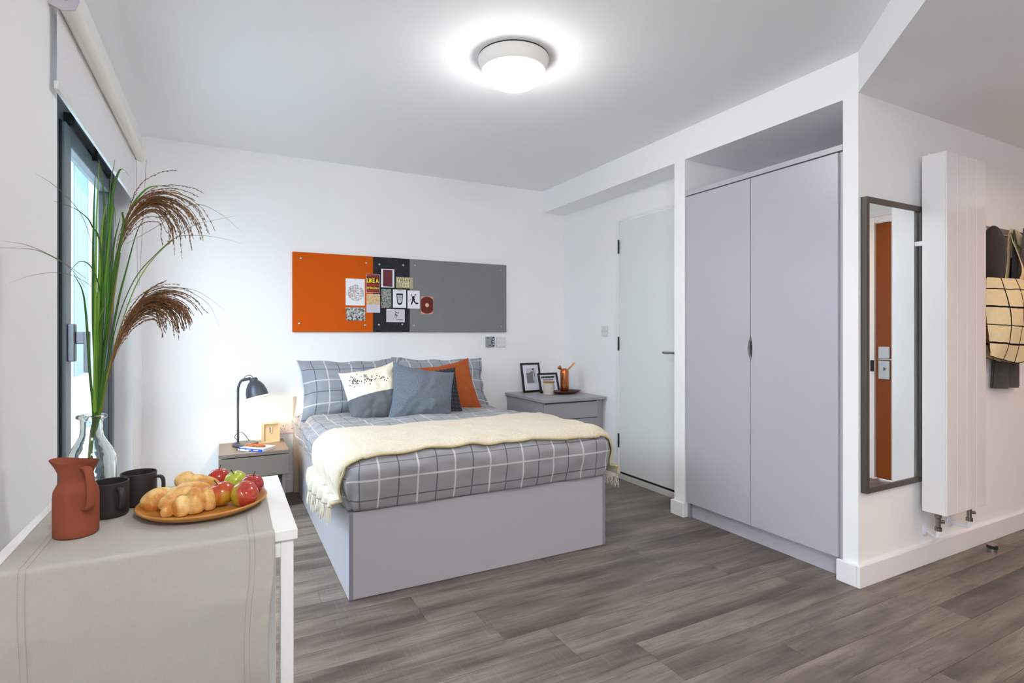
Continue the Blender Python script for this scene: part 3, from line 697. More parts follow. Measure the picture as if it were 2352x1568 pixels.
pl_ = bpy.data.lights.new('bulb_light', 'POINT'); pl_.energy = DESK_W; pl_.color = (1, .70, .40); pl_.shadow_soft_size = .02
po = bpy.data.objects.new('bulb_light', pl_); C.objects.link(po); po.parent = dl; po.location = neck+ax*.112-LB
new('cable', MB().tube(arc([neck+Vector((-.0, .0, .004)), neck+Vector((-.02, .02, .022)), neck+Vector((-.05, .02, .01)), neck+Vector((-.062, .01, -.02))], 6), .0022, 6), BLACKM, dl, smooth=True)
new('cable', MB().tube(arc([px0+Vector((.0, .008, .02)), px0+Vector((-.018, .01, .035)), px0+Vector((-.012, .012, .06)), px0+Vector((.02, .012, .072)), px0+Vector((.045, .03, .045)), px0+Vector((.065, .05, .01)), px0+Vector((.085, .08, -.018)), px0+Vector((.095, .13, -.021))], 6), .0022, 6), BLACKM, dl, smooth=True)
# clock, book, cord, pen
CW = mottled('pale_clock_wood', (206, 178, 140), (220, 194, 158), 30, .55)
MC = Matrix.Translation((.290, 4.225, ZT)) @ Matrix.Rotation(.16, 4, 'Z')
ck = thing('table_clock', (.290, 4.225, ZT), 'square pale wooden table clock beside the desk lamp', 'clock')
new('case', merge(MB().box(-.056, .056, -.0, .036, 0, .136, MC), MB().box(-.056, -.048, -.012, -.0, 0, .136, MC), MB().box(.048, .056, -.012, .0, 0, .136, MC), MB().box(-.048, .048, -.012, 0, 0, .008, MC), MB().box(-.048, .048, -.012, 0, .128, .136, MC)), CW, ck)
new('hand', MB().box(-.009, -.004, -.004, -.001, .066, .104, MC), plain('brass_hand', (120, 90, 60), .4, .5), ck)
new('hand', MB().box(-.002, .002, -.006, -.003, .064, .108, MC), plain('white_hand', (245, 240, 230), .4), ck)
b0, b1, b2_ = at(549, 1034, Z=ZT), at(602, 1038, Z=ZT), at(640, 1022, Z=ZT)
ex = (b1-b0).normalized(); ey = Vector((-ex.y, ex.x, 0)); bw = (b1-b0).length
MK = Matrix.Translation(b0) @ Matrix(((ex.x, ey.x, 0, 0), (ex.y, ey.y, 0, 0), (0, 0, 1, 0), (0, 0, 0, 1)))
bk = thing('book', b0, 'thin paperback with a bright blue spine on the left bedside table', 'book')
new('spine', MB().box(0, bw, -.0015, .001, 0, .017, MK), plain('bright_blue_cover', (20, 84, 214), .4), bk)
new('cover', merge(MB().box(0, bw, .001, .13, .0158, .017, MK), MB().box(0, bw, .001, .13, 0, .0012, MK)), mottled('printed_cover', (232, 222, 220), (150, 170, 214), 60, .4), bk)
new('pages', MB().box(.003, bw-.002, .0012, .127, .0013, .0157, MK), plain('paper_edge', (236, 228, 214), .8), bk)
for a, b, s_ in ((.06, .26, 'the'), (.33, .53, 'idea'), (.62, .84, 'notes')): new('spine_mark', MB().box(bw*a, bw*b, -.0022, -.0015, .006, .011, MK), plain('white_ink', (240, 240, 245), .6) if a < .1 else bpy.data.materials['white_ink'], bk)
CORD = mottled('orange_twisted_cord', (206, 104, 14), (120, 62, 18), 300, .7)
random.seed(2); rp = MB()
for s_ in range(7):
    pts = []; ph = random.random()*6
    for i in range(26):
        t = i/25; p = MK @ Vector((.02+.14*t + .003*math.sin(t*40+ph), .045+.02*math.sin(3*t)+.010*(s_-3)*.55*math.sin(PI*t+.3), .023+.006*abs(math.sin(t*19+ph))+.003*(s_ % 2)))
        pts.append(p)
    rp.tube(pts, .0036, 5)
new('cord_bundle', rp, CORD, origin=MK @ Vector((.09, .05, .02)), smooth=True, label='orange twisted cord bundle lying on the blue book', cat='cord')
pn = thing('pen', b0+Vector((-.01, 0, 0)), 'slim white pen with a black tip under the edge of the blue book', 'pen')
pA, pB = MK @ Vector((-.012, -.008, .005)), MK @ Vector((.09, -.014, .005))
new('barrel', MB().tube([pA+(pB-pA)*.12, pB], .0042, 10), plain('white_plastic', (232, 230, 236), .35), pn, smooth='auto')
new('tip', MB().tube([pA, pA+(pB-pA)*.12], [.0045, .0048], 10), BLACKM, pn)
# sockets and plates on the walls
PLT = plain('white_plastic_plate', (226, 224, 226), .35)
def plate(x, z, w_, h_, name, label, cat, detail, wall='back', holes=True):
    if wall == 'back': T = lambda a, b, c0, c1, d0, d1: Bx(a, b, YB-c1, YB-c0, d0, d1)
    else: T = lambda a, b, c0, c1, d0, d1: Bx(XD-c1, XD-c0, a, b, d0, d1)
    t = thing(name, (x, YB, z) if wall == 'back' else (XD, x, z), label, cat)
    new('plate', T(x-w_/2, x+w_/2, 0, .009, z-h_/2, z+h_/2), PLT, t, bev=.002)
    for q in (-.5, .5): new('screw', T(x+q*w_*.72-.003, x+q*w_*.72+.003, .009, .010, z-.003, z+.003), CHROME, t)
    if detail == 'blank': new('cord_outlet', T(x-.008, x+.010, .009, .011, z-.008, z+.010), PLT, t, bev=.001)
    if detail == 'double':
        for q in (-.035, .035):
            for a, b, c, d in ((q-.002, q+.002, z+.008, z+.016), (q-.013, q-.006, z-.012, z-.008), (q+.006, q+.013, z-.012, z-.008)): new('pin_hole', T(x+a, x+b, .009, .0095, c, d), DKGAP, t)
            new('rocker', T(x+q*.45-.004, x+q*.45+.004, .009, .013, z+.016, z+.03), PLT, t, bev=.001)
plate(2.158, 1.088, .088, .088, 'cable_outlet', 'square white blanking plate beside the thermostat', 'wall plate', 'blank')
plate(3.70, 1.184, .086, .086, 'cable_outlet', 'square white plate on the wall left of the bathroom door', 'wall plate', 'blank', 'right')
plate(.412, .478, .146, .088, 'wall_socket', 'white double wall socket behind the table clock', 'socket', 'double')
tm = thing('thermostat', (2.045, YB, 1.09), 'small grey wall thermostat with a blue and white keypad', 'thermostat')
new('body', Bx(2.006, 2.084, YB-.022, YB, 1.048, 1.136), plain('grey_plastic', (150, 154, 160), .4), tm, bev=.004)
kp = new('keypad', MB().prism([(2.084, YB-.0225, 1.05), (2.084, YB-.0225, 1.134)] + [(2.066-.014*math.sin(PI*i/8), YB-.0225, 1.134-.084*i/8) for i in range(9)], (0, -.001, 0)), plain('dark_blue_keypad', (52, 74, 104), .35), tm)
for z in (1.115, 1.092, 1.07): new('button', MB().tube([(2.070, YB-.0235, z), (2.070, YB-.026, z)], .006, 12), PLT, kp)
new('base_ledge', Bx(1.998, 2.086, YB-.012, YB, 1.042, 1.048), PLT, tm)
new('print_mark', Bx(2.012, 2.034, YB-.0228, YB-.022, 1.122, 1.127), DKGAP, tm)
new('print_mark', Bx(2.030, 2.050, YB-.0228, YB-.022, 1.058, 1.063), DKGAP, tm)

# ------------------------------------------------------------------ notice boards and cards
F0 = YB-.022
def board(x0, x1, mat, label, screws):
    t = thing('notice_board', ((x0+x1)/2, YB, 1.47), label, 'notice board')
    new('felt_panel', Bx(x0, x1, F0, YB-.001, 1.176, 1.766), mat, t, bev=.004)
    for x, z in screws:
        s_ = new('screw_cap', MB().lathe([(.0085, 0), (.008, .003), (.004, .0045), (0, .0048)], (0, 0, 0), 16).xf(Matrix.Translation((x, F0, z)) @ Matrix.Rotation(PI/2, 4, 'X')), CHROME, t, smooth='auto')
board(.440, 1.0295, fabric('orange_felt', (200, 82, 8), (212, 92, 16), 500, uvk='Object', bs=.1), 'orange felt notice board, leftmost of the three above the bed', [(.498, 1.719), (.976, 1.712), (.486, 1.237), (.966, 1.227)])
board(1.0305, 1.3235, mottled('black_felt', (22, 23, 28), (52, 54, 60), 60, .95, .4, 300), 'narrow black felt notice board in the middle of the three', [(1.078, 1.708), (1.27, 1.712), (1.074, 1.231), (1.263, 1.236)])
board(1.3245, 2.2025, mottled('grey_hessian', (116, 116, 119), (140, 140, 143), 120, .95, .3, 500, (1, 1, 3)), 'wide grey felt notice board, rightmost of the three', [(1.368, 1.714), (2.142, 1.716), (1.361, 1.226), (2.146, 1.223)])
CY = F0-.0004
WP = plain('white_card', (236, 236, 242), .6); INK = plain('black_ink', (20, 20, 22), .7)
def card(x0, x1, z0, z1, label, cat, mat=WP, tilt=0):
    t = thing('postcard' if cat != 'poster' else 'poster', ((x0+x1)/2, F0, (z0+z1)/2), label, cat)
    new('paper', Bx(x0, x1, CY-.0016, CY, z0, z1), mat, t)
    new('pin', MB().ball(((x0+x1)/2, CY-.003, z1-.006), .0024, 8, 6), BLACKM, t)
    return t
PY = CY-.0018
def rect(x0, x1, z0, z1, d=.0002): return Bx(x0, x1, PY-d, PY, z0, z1)
def photo_mat(name, a, b, scale, det=6, st=(1, 1, 1)):
    m = NT(name); f = m.noise(m.mapping(m.coord(), st), scale, det, .7)
    m.P(color=m.ramp(f, [(.40, srgb(*a)), (.58, srgb(*b))]), rough=.5); return m.m
# flags in a circle
c = card(.8195, .964, 1.380, 1.586, 'white poster of many tiny coloured marks forming a disc, on the orange board', 'poster')
random.seed(21); cols = [(30, 30, 60), (190, 30, 40), (40, 70, 150), (230, 190, 60), (60, 60, 60), (200, 120, 150), (60, 120, 90)]
fm = MB(); FC = [plain('print_ink_%d' % i, q, .6) for i, q in enumerate(cols)]
for i in range(17):
    for j in range(20):
        x = -.064+i*.008+random.uniform(-.001, .001); z = -.064+j*.0066
        if x*x+z*z < .063**2 and random.random() < .88:
            fm.cur = random.randrange(7); w_ = random.uniform(.0045, .0075); h_ = random.uniform(.0028, .0046)
            fm.box(.892+x, .892+x+w_, PY-.0002, PY, 1.474+z, 1.474+z+h_)
new('printed_marks', fm, FC, c, kind='stuff')
# lettered poster
c = card(.974, 1.0785, 1.4815, 1.630, 'black poster with red and yellow lettering across the orange and black boards', 'poster', plain('pale_red_border', (214, 176, 170), .6))
new('black_ground', rect(.978, 1.0745, 1.4855, 1.626), INK, c); PY -= .0004
RED = plain('red_ink', (214, 34, 44), .6); YEL = plain('yellow_ink', (250, 222, 20), .6)
for s_, z0, z1, mt in (('YOU LOOK', 1.601, 1.622, RED), ('LIKE A', 1.560, 1.596, YEL), ('TELEVISION', 1.533, 1.554, RED), ('SITTING ON A', 1.5105, 1.5285, YEL), ('REFRIGERATOR', 1.488, 1.506, RED)):
    new('lettering', text_mb(s_, .980, 1.0725, z0, z1, PY, .035), mt, c)
PY += .0004
c = card(1.092, 1.1965, 1.529, 1.6735, 'white-edged card with a soft maroon field at the top of the black board', 'card')
m = NT('maroon_field'); m.P(color=m.mix(m.noise(m.mapping(m.coord(), (3, 1, 30)), 1.2, 3), srgb(120, 44, 50), srgb(84, 36, 46)), rough=.7)
new('colour_field', rect(1.106, 1.182, 1.535, 1.668), m.m, c)
c = card(1.211, 1.350, 1.5275, 1.616, 'tan card with cut-out letters reading THANK YOU', 'card', plain('kraft_card', (178, 168, 128), .8))
SCRAP = [plain('scrap_paper_%d' % i, q, .8) for i, q in enumerate([(232, 224, 190), (206, 196, 160), (226, 214, 178)])]
random.seed(5)
for i, ch in enumerate('THANK'):
    x = 1.222+i*.0235; dz = random.uniform(-.002, .002)
    new('paper_scrap', rect(x-.001, x+.0215, 1.574+dz, 1.604+dz), SCRAP[i % 3], c); PY -= .0004
    new('lettering', text_mb(ch, x+.002, x+.018, 1.578+dz, 1.600+dz, PY, .02), INK, c); PY += .0004
for i, ch in enumerate('YOU'):
    x = 1.242+i*.0245; dz = random.uniform(-.002, .002)
    new('paper_scrap', rect(x-.001, x+.023, 1.539+dz, 1.571+dz), SCRAP[(i+1) % 3], c); PY -= .0004
    new('lettering', text_mb(ch, x+.003, x+.018, 1.543+dz, 1.565+dz, PY, .01, .2*(i-1)), INK, c); PY += .0004
c = card(1.094, 1.1715, 1.3665, 1.5155, 'grey photograph of dense foliage on the black board', 'photograph', photo_mat('foliage_photo', (52, 54, 50), (178, 182, 172), 90))
c = card(1.186, 1.293, 1.370, 1.5155, 'white card with a drawing of a black-banded tumbler', 'card')
gp = [(1.213, 1.484), (1.268, 1.484), (1.262, 1.410), (1.254, 1.396), (1.240, 1.391), (1.227, 1.396), (1.219, 1.410)]
new('tumbler_drawing', MB().prism([(a, PY, b) for a, b in gp], (0, -.0002, 0)), INK, c); PY -= .0004
new('tumbler_face', MB().prism([(a, PY, b) for a, b in [(1.2195, 1.471), (1.2615, 1.471), (1.2565, 1.418), (1.249, 1.407), (1.232, 1.407), (1.2245, 1.418)]], (0, -.0002, 0)), plain('pale_grey_ink', (200, 202, 208), .6), c)
for k, (z, w_) in enumerate(((1.463, .014), (1.450, .018), (1.437, .012))): new('text_line', rect(1.2405-w_, 1.2405+w_, z-.0012, z+.0012, .0006), INK, c)
for z in (1.506, 1.497, 1.381): new('text_line', rect(1.196, 1.284, z-.0014, z+.0010), bpy.data.materials['pale_grey_ink'], c)
PY += .0004
c = card(1.305, 1.4065, 1.3655, 1.5115, 'white card with a black inked figure in motion, right of the tumbler card', 'card')
def blob(t, parts_, name='figure_print'):
    mb = MB()
    for (x, z, rx, rz, a) in parts_:
        b = len(mb.v); n = 14; ca, sa = math.cos(a), math.sin(a)
        for i in range(n):
            q = 2*PI*i/n; X, Z = rx*math.cos(q), rz*math.sin(q); mb.v.append(Vector((x+X*ca-Z*sa, PY-.0002, z+X*sa+Z*ca)))
        mb.face([b+i for i in range(n)])
    new(name, mb, INK, t)
blob(c, [(1.352, 1.455, .011, .013, 0), (1.354, 1.437, .014, .010, .3), (1.344, 1.418, .006, .016, -.5), (1.366, 1.418, .006, .014, .7), (1.383, 1.408, .014, .007, .1), (1.338, 1.402, .008, .005, .5), (1.339, 1.474, .003, .010, .2), (1.366, 1.466, .003, .014, -.5), (1.372, 1.479, .008, .0025, 0), (1.330, 1.440, .008, .002, .8), (1.323, 1.428, .006, .0015, -.3)])
c = card(1.416, 1.5215, 1.3235, 1.467, 'buff card printed with a dark red record, on the grey board', 'card', plain('buff_card', (206, 160, 128), .7))
rec = MB(); n = 40; ptsr = []
for i in range(n):
    a = 2*PI*i/n; ptsr.append((1.469+max(-.0515, min(.0515, .069*math.cos(a))), PY, 1.396+.069*math.sin(a)))
new('record_print', MB().prism(ptsr[::-1], (0, -.0002, 0)), mottled('oxblood_ink', (92, 14, 16), (112, 26, 24), 200, .35), c); PY -= .0004
new('record_label', MB().prism([(1.469+.016*math.cos(-2*PI*i/24), PY, 1.396+.016*math.sin(-2*PI*i/24)) for i in range(24)], (0, -.0002, 0)), plain('cream_label', (226, 186, 160), .7), c); PY += .0004
c = card(1.1335, 1.281, 1.254, 1.3575, 'white card with a thin black figure under an umbrella, lowest on the black board', 'card')
new('print_ground', rect(1.138, 1.277, 1.258, 1.3535), plain('lilac_grey_ink', (208, 202, 210), .6), c); PY -= .0003
blob(c, [(1.208, 1.316, .005, .010, .1), (1.218, 1.307, .010, .003, -.2), (1.211, 1.296, .0022, .016, .05), (1.196, 1.296, .0012, .024, -.35), (1.212, 1.333, .014, .003, -.4), (1.230, 1.328, .002, .010, -.6), (1.243, 1.2765, .030, .0022, 0), (1.223, 1.276, .014, .0012, 0)]); PY += .0003
c = card(.821, .967, 1.263, 1.3645, 'black and white photograph of a crowd under the disc poster', 'photograph', photo_mat('crowd_photo', (40, 40, 40), (206, 206, 204), 46, 4))
c = card(.977, 1.083, 1.327, 1.472, 'card with a tan upper half and a lavender lower half, across two boards', 'card', plain('lavender_card', (206, 200, 216), .7))
new('tan_half', rect(.977, 1.083, 1.390, 1.472), photo_mat('tan_photo', (196, 160, 112), (222, 194, 150), 60, 3), c)

# ------------------------------------------------------------------ chest of drawers right of the bed and its things
ch_ = thing('chest_of_drawers', (2.5, 4.0, 0), 'grey chest of drawers right of the bed', 'chest of drawers')
q0, q1, qy = 2.215, 2.79, 3.70
new('top_panel', Bx(q0-.018, q1+.012, qy-.035, YB-.003, .620, .642), GREYCAB, ch_, bev=.001)
new('carcass', merge(Bx(q0, q0+.018, qy, YB-.004, 0, .612), Bx(q1-.055, q1, qy+.008, YB-.02, 0, .612), Bx(q0+.018, q1-.055, YB-.02, YB-.01, .05, .612), Bx(q0+.018, q1-.055, qy+.02, YB-.02, .604, .619)), GREYCAB, ch_)
for k in range(4):
    z1 = .606-k*.133; new('drawer', Bx(q0+.003, q1-.058, qy-.018, qy, z1-.128, z1), GREYCAB, ch_, bev=.001)
new('plinth', Bx(q0+.018, q1-.055, qy+.03, qy+.045, 0, .05), GREYCAB, ch_)
TZ = .642
BLK = plain('black_frame_lacquer', (16, 16, 20), .3)
def frame(x, y, w_, h_, lean, yaw, label, art):
    M = Matrix.Translation((x, y, TZ)) @ Matrix.Rotation(yaw, 4, 'Z') @ Matrix.Rotation(-lean, 4, 'X')
    t = thing('photo_frame', (x, y, TZ), label, 'picture frame'); f = .016
    new('frame', merge(MB().box(-w_/2, -w_/2+f, -.014, 0, 0, h_, M), MB().box(w_/2-f, w_/2, -.014, 0, 0, h_, M), MB().box(-w_/2+f, w_/2-f, -.014, 0, 0, f, M), MB().box(-w_/2+f, w_/2-f, -.014, 0, h_-f, h_, M)), BLK, t)
    mt = new('mount', MB().box(-w_/2+f, w_/2-f, -.006, -.002, f, h_-f, M), plain('mount_board', (226, 226, 240), .7), t)
    art(t, M, w_, h_)
def art1(t, M, w_, h_):
    new('print', MB().box(-.048, .052, -.0066, -.006, .075, .215, M), plain('pale_print', (196, 198, 202), .7), t)
    P_ = [(-.046, .082), (.030, .082), (.020, .11), (.020, .15), (.028, .175), (.014, .190), (-.008, .176), (-.030, .168), (-.046, .176)]
    new('tower_print', MB().prism([M @ Vector((a, -.0068, b)) for a, b in P_], M.to_3x3() @ Vector((0, -.0003, 0))), plain('grey_ink', (128, 132, 136), .7), t)
    new('tower_lines', merge(*[MB().box(-.044, .018, -.0078, -.0072, .090+.011*i, .0925+.011*i, M) for i in range(8)]), plain('dark_grey_ink', (84, 88, 92), .7), t, kind='stuff')
    new('sign_print', merge(MB().box(.034, .038, -.0078, -.0068, .14, .212, M), MB().box(.016, .030, -.0078, -.0068, .198, .210, M)), INK, t)
def art2(t, M, w_, h_):
    r_ = random.Random(4)
    new('lettering', merge(*[MB().box(-.072+.009*i, -.066+.009*i+.002*r_.random(), -.0072, -.006, .128+.004*r_.random(), .148-.003*r_.random(), M) for i in range(16)]), INK, t, kind='stuff')
    new('lettering', merge(*[MB().box(-.052+.009*i, -.047+.009*i, -.0072, -.006, .110, .122-.003*r_.random(), M) for i in range(12)]), INK, t, kind='stuff')
    new('bag_drawing', merge(*[MB().tube([M @ Vector(p) for p in q], .0013, 5) for q in ([(.025, -.007, .035), (.025, -.007, .065), (.035, -.007, .085), (.05, -.007, .085), (.058, -.007, .035), (.025, -.007, .035)],)]), INK, t)
frame(2.425, 4.235, .195, .262, .22, .03, 'tall black-framed print of a tower leaning on the wall on the chest', art1)
frame(2.545, 4.135, .205, .175, .30, .05, 'smaller black-framed lettered print in front of the tower print', art2)
cj = thing('candle_jar', (2.462, 4.02, TZ), 'white jar with a flat wooden lid in front of the small frame', 'jar')
new('jar', MB().lathe([(.044, 0), (.047, .004), (.047, .098), (.044, .10)], (2.462, 4.02, TZ), 36), plain('pale_ceramic', (208, 200, 192), .4), cj, smooth='auto')
new('lid', MB().lathe([(.049, .1005), (.0495, .103), (.0495, .110), (.047, .112)], (2.462, 4.02, TZ), 36), mottled('lid_wood', (190, 130, 66), (160, 104, 50), 40, .5), cj, smooth='auto')
DSC = Vector((2.62, 3.99, TZ))
def dish():
    mb = MB(); prof = [(.0, .004), (.55, .004), (.62, .003), (.85, .014), (1.0, .026), (.985, .028), (.84, .018), (.55, .010), (.0, .010)]
    mb.lathe([(r*.142, z) for r, z in prof], DSC, 48, sy=.62); mb.lathe([(.085, 0), (.09, .006)], DSC, 40, sy=.6)
    return mb
new('dish', dish(), mottled('dark_walnut', (66, 28, 18), (88, 42, 28), 30, .28), origin=DSC, smooth=True, label='dark wooden oval dish under the copper watering can', cat='dish')
CP = NT('brushed_copper'); CP.P(color=srgb(206, 124, 78), metal=1, rough=CP.math('ADD', .2, CP.math('MULTIPLY', CP.noise(CP.mapping(CP.coord(), (300, 300, 1)), 1, 2), .15))); CP = CP.m
wc = Vector((2.60, 3.985, TZ+.0105))
wt = thing('watering_can', wc, 'copper bottle-shaped watering can with two short spouts on the dark dish', 'watering can')
R_ = .037; prof = [(R_-.002, 0), (R_, .003), (R_, .175)] + [(R_*math.cos(a), .175+R_*math.sin(a)) for a in [i*PI/2/8 for i in range(1, 9)]]
new('body', MB().lathe(prof, wc, 40), CP, wt, smooth='auto')
a0 = wc+Vector((-.018, 0, .19))
new('filler_funnel', MB().tube([a0, a0+Vector((-.014, .004, .014)), a0+Vector((-.034, .008, .034))], [.008, .010, .020], 20), CP, wt, smooth='auto')
a1 = wc+Vector((.020, 0, .185))
new('spout', MB().tube([a1, a1+Vector((.070, -.02, .072))], .0068, 16), CP, wt, smooth='auto')

# ------------------------------------------------------------------ roller blind
BX = -.452
rb = thing('roller_blind', (BX, 3.0, 2.2), 'cream roller blind half lowered over the window', 'blind')
BF = fabric('cream_blind_fabric', (226, 225, 228), (234, 233, 236), 80, uvk='Object', bs=.1)
R0, R1 = 2.17, 3.885
new('roller_tube', MB().tube([(-.438, R0, 2.205), (-.438, R1, 2.205)], .027, 32), plain('cream_roll', (238, 234, 222), .6), rb, smooth='auto')
new('fabric_panel', Bx(-.4655, -.4642, R0+.012, R1-.01, 1.955, 2.205), BF, rb)
new('bottom_bar', Bx(-.472, -.459, R0+.004, R1-.004, 1.930, 1.957), plain('white_bar', (224, 226, 226), .4), rb, bev=.003)
BR = plain('lilac_grey_bracket', (196, 196, 206), .45)
for y_ in (R0-.012, R1+.004):
    b_ = new('bracket', MB().prism([(XL, y_, 2.185), (XL, y_, 2.265), (-.435, y_, 2.265), (-.412, y_, 2.245), (-.404, y_, 2.212), (-.416, y_, 2.182), (-.445, y_, 2.172)] if y_ < 3 else [(XL, y_, 2.19), (XL, y_, 2.225), (-.436, y_, 2.225), (-.42, y_, 2.21), (-.43, y_, 2.19)], (0, .006, 0)), BR, rb, clean=True)
    new('axle_pin', MB().tube([(-.438, y_-.003, 2.21), (-.438, y_, 2.21)], .006, 12), BR, b_)
def chain(a, b, n):
    mb = MB()
    for i in range(n):
        p = Vector(a)+(Vector(b)-Vector(a))*i/(n-1); mb.ball(p, .0022, 6, 4)
    return mb
new('bead_chain', merge(chain((-.462, R1-.0, 2.19), (-.455, R1-.0, 1.45), 110), chain((-.412, R1-.0, 2.19), (-.447, R1-.0, 1.45), 110)), plain('chain_metal', (150, 140, 130), .4, .6), rb, kind='stuff')

# ------------------------------------------------------------------ white table
TBZ = .72; tx0, tx1, ty0, ty1 = -.410, .149, 1.347, 1.882
TW = plain('white_table_lacquer', (240, 243, 242), .3)
tb_ = thing('side_table', (-.13, 1.61, 0), 'white square-legged table under the linen runner in the foreground', 'table')
new('tabletop', Bx(tx0, tx1, ty0, ty1, TBZ-.024, TBZ), TW, tb_, bev=.002)
new('apron', merge(Bx(tx0+.012, tx1-.036, ty0+.009, ty0+.026, TBZ-.062, TBZ-.024), Bx(tx0+.04, tx1-.04, ty1-.026, ty1-.012, TBZ-.062, TBZ-.024), Bx(tx0+.012, tx0+.026, ty0+.04, ty1-.04, TBZ-.062, TBZ-.024), Bx(tx1-.024, tx1-.010, ty0+.038, ty1-.038, TBZ-.062, TBZ-.024)), TW, tb_)
for a in (tx0+.008, tx1-.036):
    for b in (ty0+.008, ty1-.036): new('leg', Bx(a, a+.028, b, b+.028, 0, TBZ-.024), TW, tb_, bev=.002)
# linen runner
LIN = NT('grey_beige_linen'); uvL = LIN.coord('UV')
ga = LIN.noise(LIN.mapping(uvL, (60, 900, 1)), 1, 3, .7); gb = LIN.noise(LIN.mapping(uvL, (900, 60, 1)), 1, 3, .7); gc = LIN.noise(uvL, 6, 3)
gf = LIN.math('MULTIPLY', LIN.math('ADD', ga, gb), .5)
LIN.P(color=LIN.mix(LIN.math('ADD', LIN.math('MULTIPLY', gf, .8), LIN.math('MULTIPLY', gc, .2)), srgb(158, 156, 148), srgb(198, 195, 187)), rough=.92, spec=.15); LIN.bump(LIN.math('ADD', gf, gc), .35, .0012); LIN = LIN.m
rx0_, rx1_ = -.385, .100; drop = .42
def runner(u, v, off=0.0):
    x = rx0_ + (rx1_-rx0_)*u; L1 = ty1-ty0+.0; s_ = v*(L1+drop+.0)      # s from the far end to the hanging front hem
    hem = .0012 if (u < .11 or u > .89) else 0
    z0 = TBZ+.0018+hem+off; yn = ty0-.0035-hem-off; r = .010
    wz = .0016*max(0, noise.noise(Vector((x*7, s_*9, 1))))
    d1 = L1-r
    if s_ <= d1: return Vector((x + .004*math.sin(s_*9)*(u-.5), ty1-s_+.001, z0+wz))
    a = (s_-d1)/r
    if a < PI/2: return Vector((x, yn+r-r*math.sin(a)+.0, z0-r+r*math.cos(a)))
    h = s_-d1-r*PI/2; w_ = min(1, h/.12)
    x2 = x + (.5-u)*(.02*w_*min(1, h/.3)) + .006*w_*math.sin(h*13+2)*(1.4*u-.4)
    return Vector((x2, yn - .009*w_*(.5+.5*math.sin(u*9+h*4)) - .0012*w_*noise.noise(Vector((x*40+h*20, h*16, 2))) - .010*w_*(.6+noise.noise(Vector((x*5, h*4, 4)))), z0-r-h))
rn = thing('table_runner', (-.14, 1.6, TBZ), 'beige-grey linen runner with stitched hems hanging over the table front', 'table runner')
rmb = MB().grid(lambda u, v: runner(u, v), 120, 230, lambda u, v: (u*.485, v*.955))
ro = new('linen_cloth', rmb, LIN, rn, smooth=True); d_ = ro.modifiers.new('thick', 'SOLIDIFY'); d_.thickness = .0014; d_.offset = 1
LIN2 = plain('linen_thread', (176, 168, 156), .9)
for uu in (.107, .893):
    new('hem_seam', MB().tube([runner(uu, i/230, .0010) for i in range(231)], .0005, 5), LIN2, rn)
st = MB()
for uu in (.085, .915):
    for i in range(220):
        v = .02+i*.0044
        if v > .985: break
        p, q = runner(uu, v, .0012), runner(uu, v+.0026, .0012); st.tube([p, q], .0005, 4)
new('stitching', st, LIN2, rn, kind='stuff')
CT = TBZ+.0035    # cloth surface
# stool whose top just shows at the lower edge
sl = thing('stool', (.005, 1.02, 0), 'round black stool in front of the linen runner, only its top edge in view', 'stool')
new('seat', MB().lathe([(.145, .425), (.15, .43), (.15, .445), (.145, .45)], (-.0, 1.00, 0), 48), BLACKM, sl, smooth='auto')
for i in range(4):
    a = PI/4+i*PI/2; new('leg', MB().tube([(-.0+.10*math.cos(a), 1.00+.10*math.sin(a), .425), (-.0+.15*math.cos(a), 1.00+.15*math.sin(a), 0)], .012, 10), BLACKM, sl)

# jug
TC = NT('terracotta_clay'); v_ = TC.coord(); TC.P(color=TC.mix(TC.noise(v_, 8, 3), srgb(132, 68, 48), srgb(148, 80, 58)), rough=.75, spec=.25); TC.bump(TC.noise(v_, 500, 2), .15, .0006); TC = TC.m
jc = Vector((-.293, 1.532, CT))
jg = thing('jug', jc, 'matt terracotta jug with a handle and pinched spout', 'jug')
def jugsurf(prof, flip=False):
    mb = MB(); n = 56; cdir = math.radians(215)     # spout direction
    def f(u, v):
        a = 2*PI*u; k = v*(len(prof)-1); i = min(int(k), len(prof)-2); t = k-i; r = prof[i][0]*(1-t)+prof[i+1][0]*t; z = prof[i][1]*(1-t)+prof[i+1][1]*t
        top = max(0, (z-.128)/.032); d = math.cos(a-math.radians(153))
        r2 = r*(1+top*(.30*max(0, d)**4 + .06*max(0, -d)**2 - .20*(math.sin(a-math.radians(153))**2)))
        return jc + Vector((r2*math.cos(a), r2*math.sin(a), z + top*.006*max(0, d)**3))
    mb.grid(f, n, (len(prof)-1)*3, flip=flip); return mb
pr = [(.0, .0), (.040, .0), (.0415, .003), (.0418, .04), (.0418, .085), (.0405, .098), (.035, .110), (.0305, .119), (.0298, .127), (.032, .136), (.036, .147), (.0415, .160)]
pin = [(.0402, .160), (.0345, .147), (.0305, .136), (.0282, .127), (.029, .119), (.033, .110), (.038, .098), (.0390, .085), (.0390, .01), (.0, .008)]
new('body', merge(jugsurf(pr), jugsurf(pin, False)), TC, jg, smooth=True, clean=True)
hx = Vector((.55, -.835, 0)).normalized()
new('handle', MB().tube(arc([jc+hx*.034+Vector((0, 0, .150)), jc+hx*.052+Vector((0, 0, .148)), jc+hx*.064+Vector((0, 0, .125)), jc+hx*.066+Vector((0, 0, .09)), jc+hx*.060+Vector((0, 0, .068)), jc+hx*.038+Vector((0, 0, .060))], 7), .0088, 12, flat=.55, up=(0, 0, 1)), TC, jg, smooth=True)
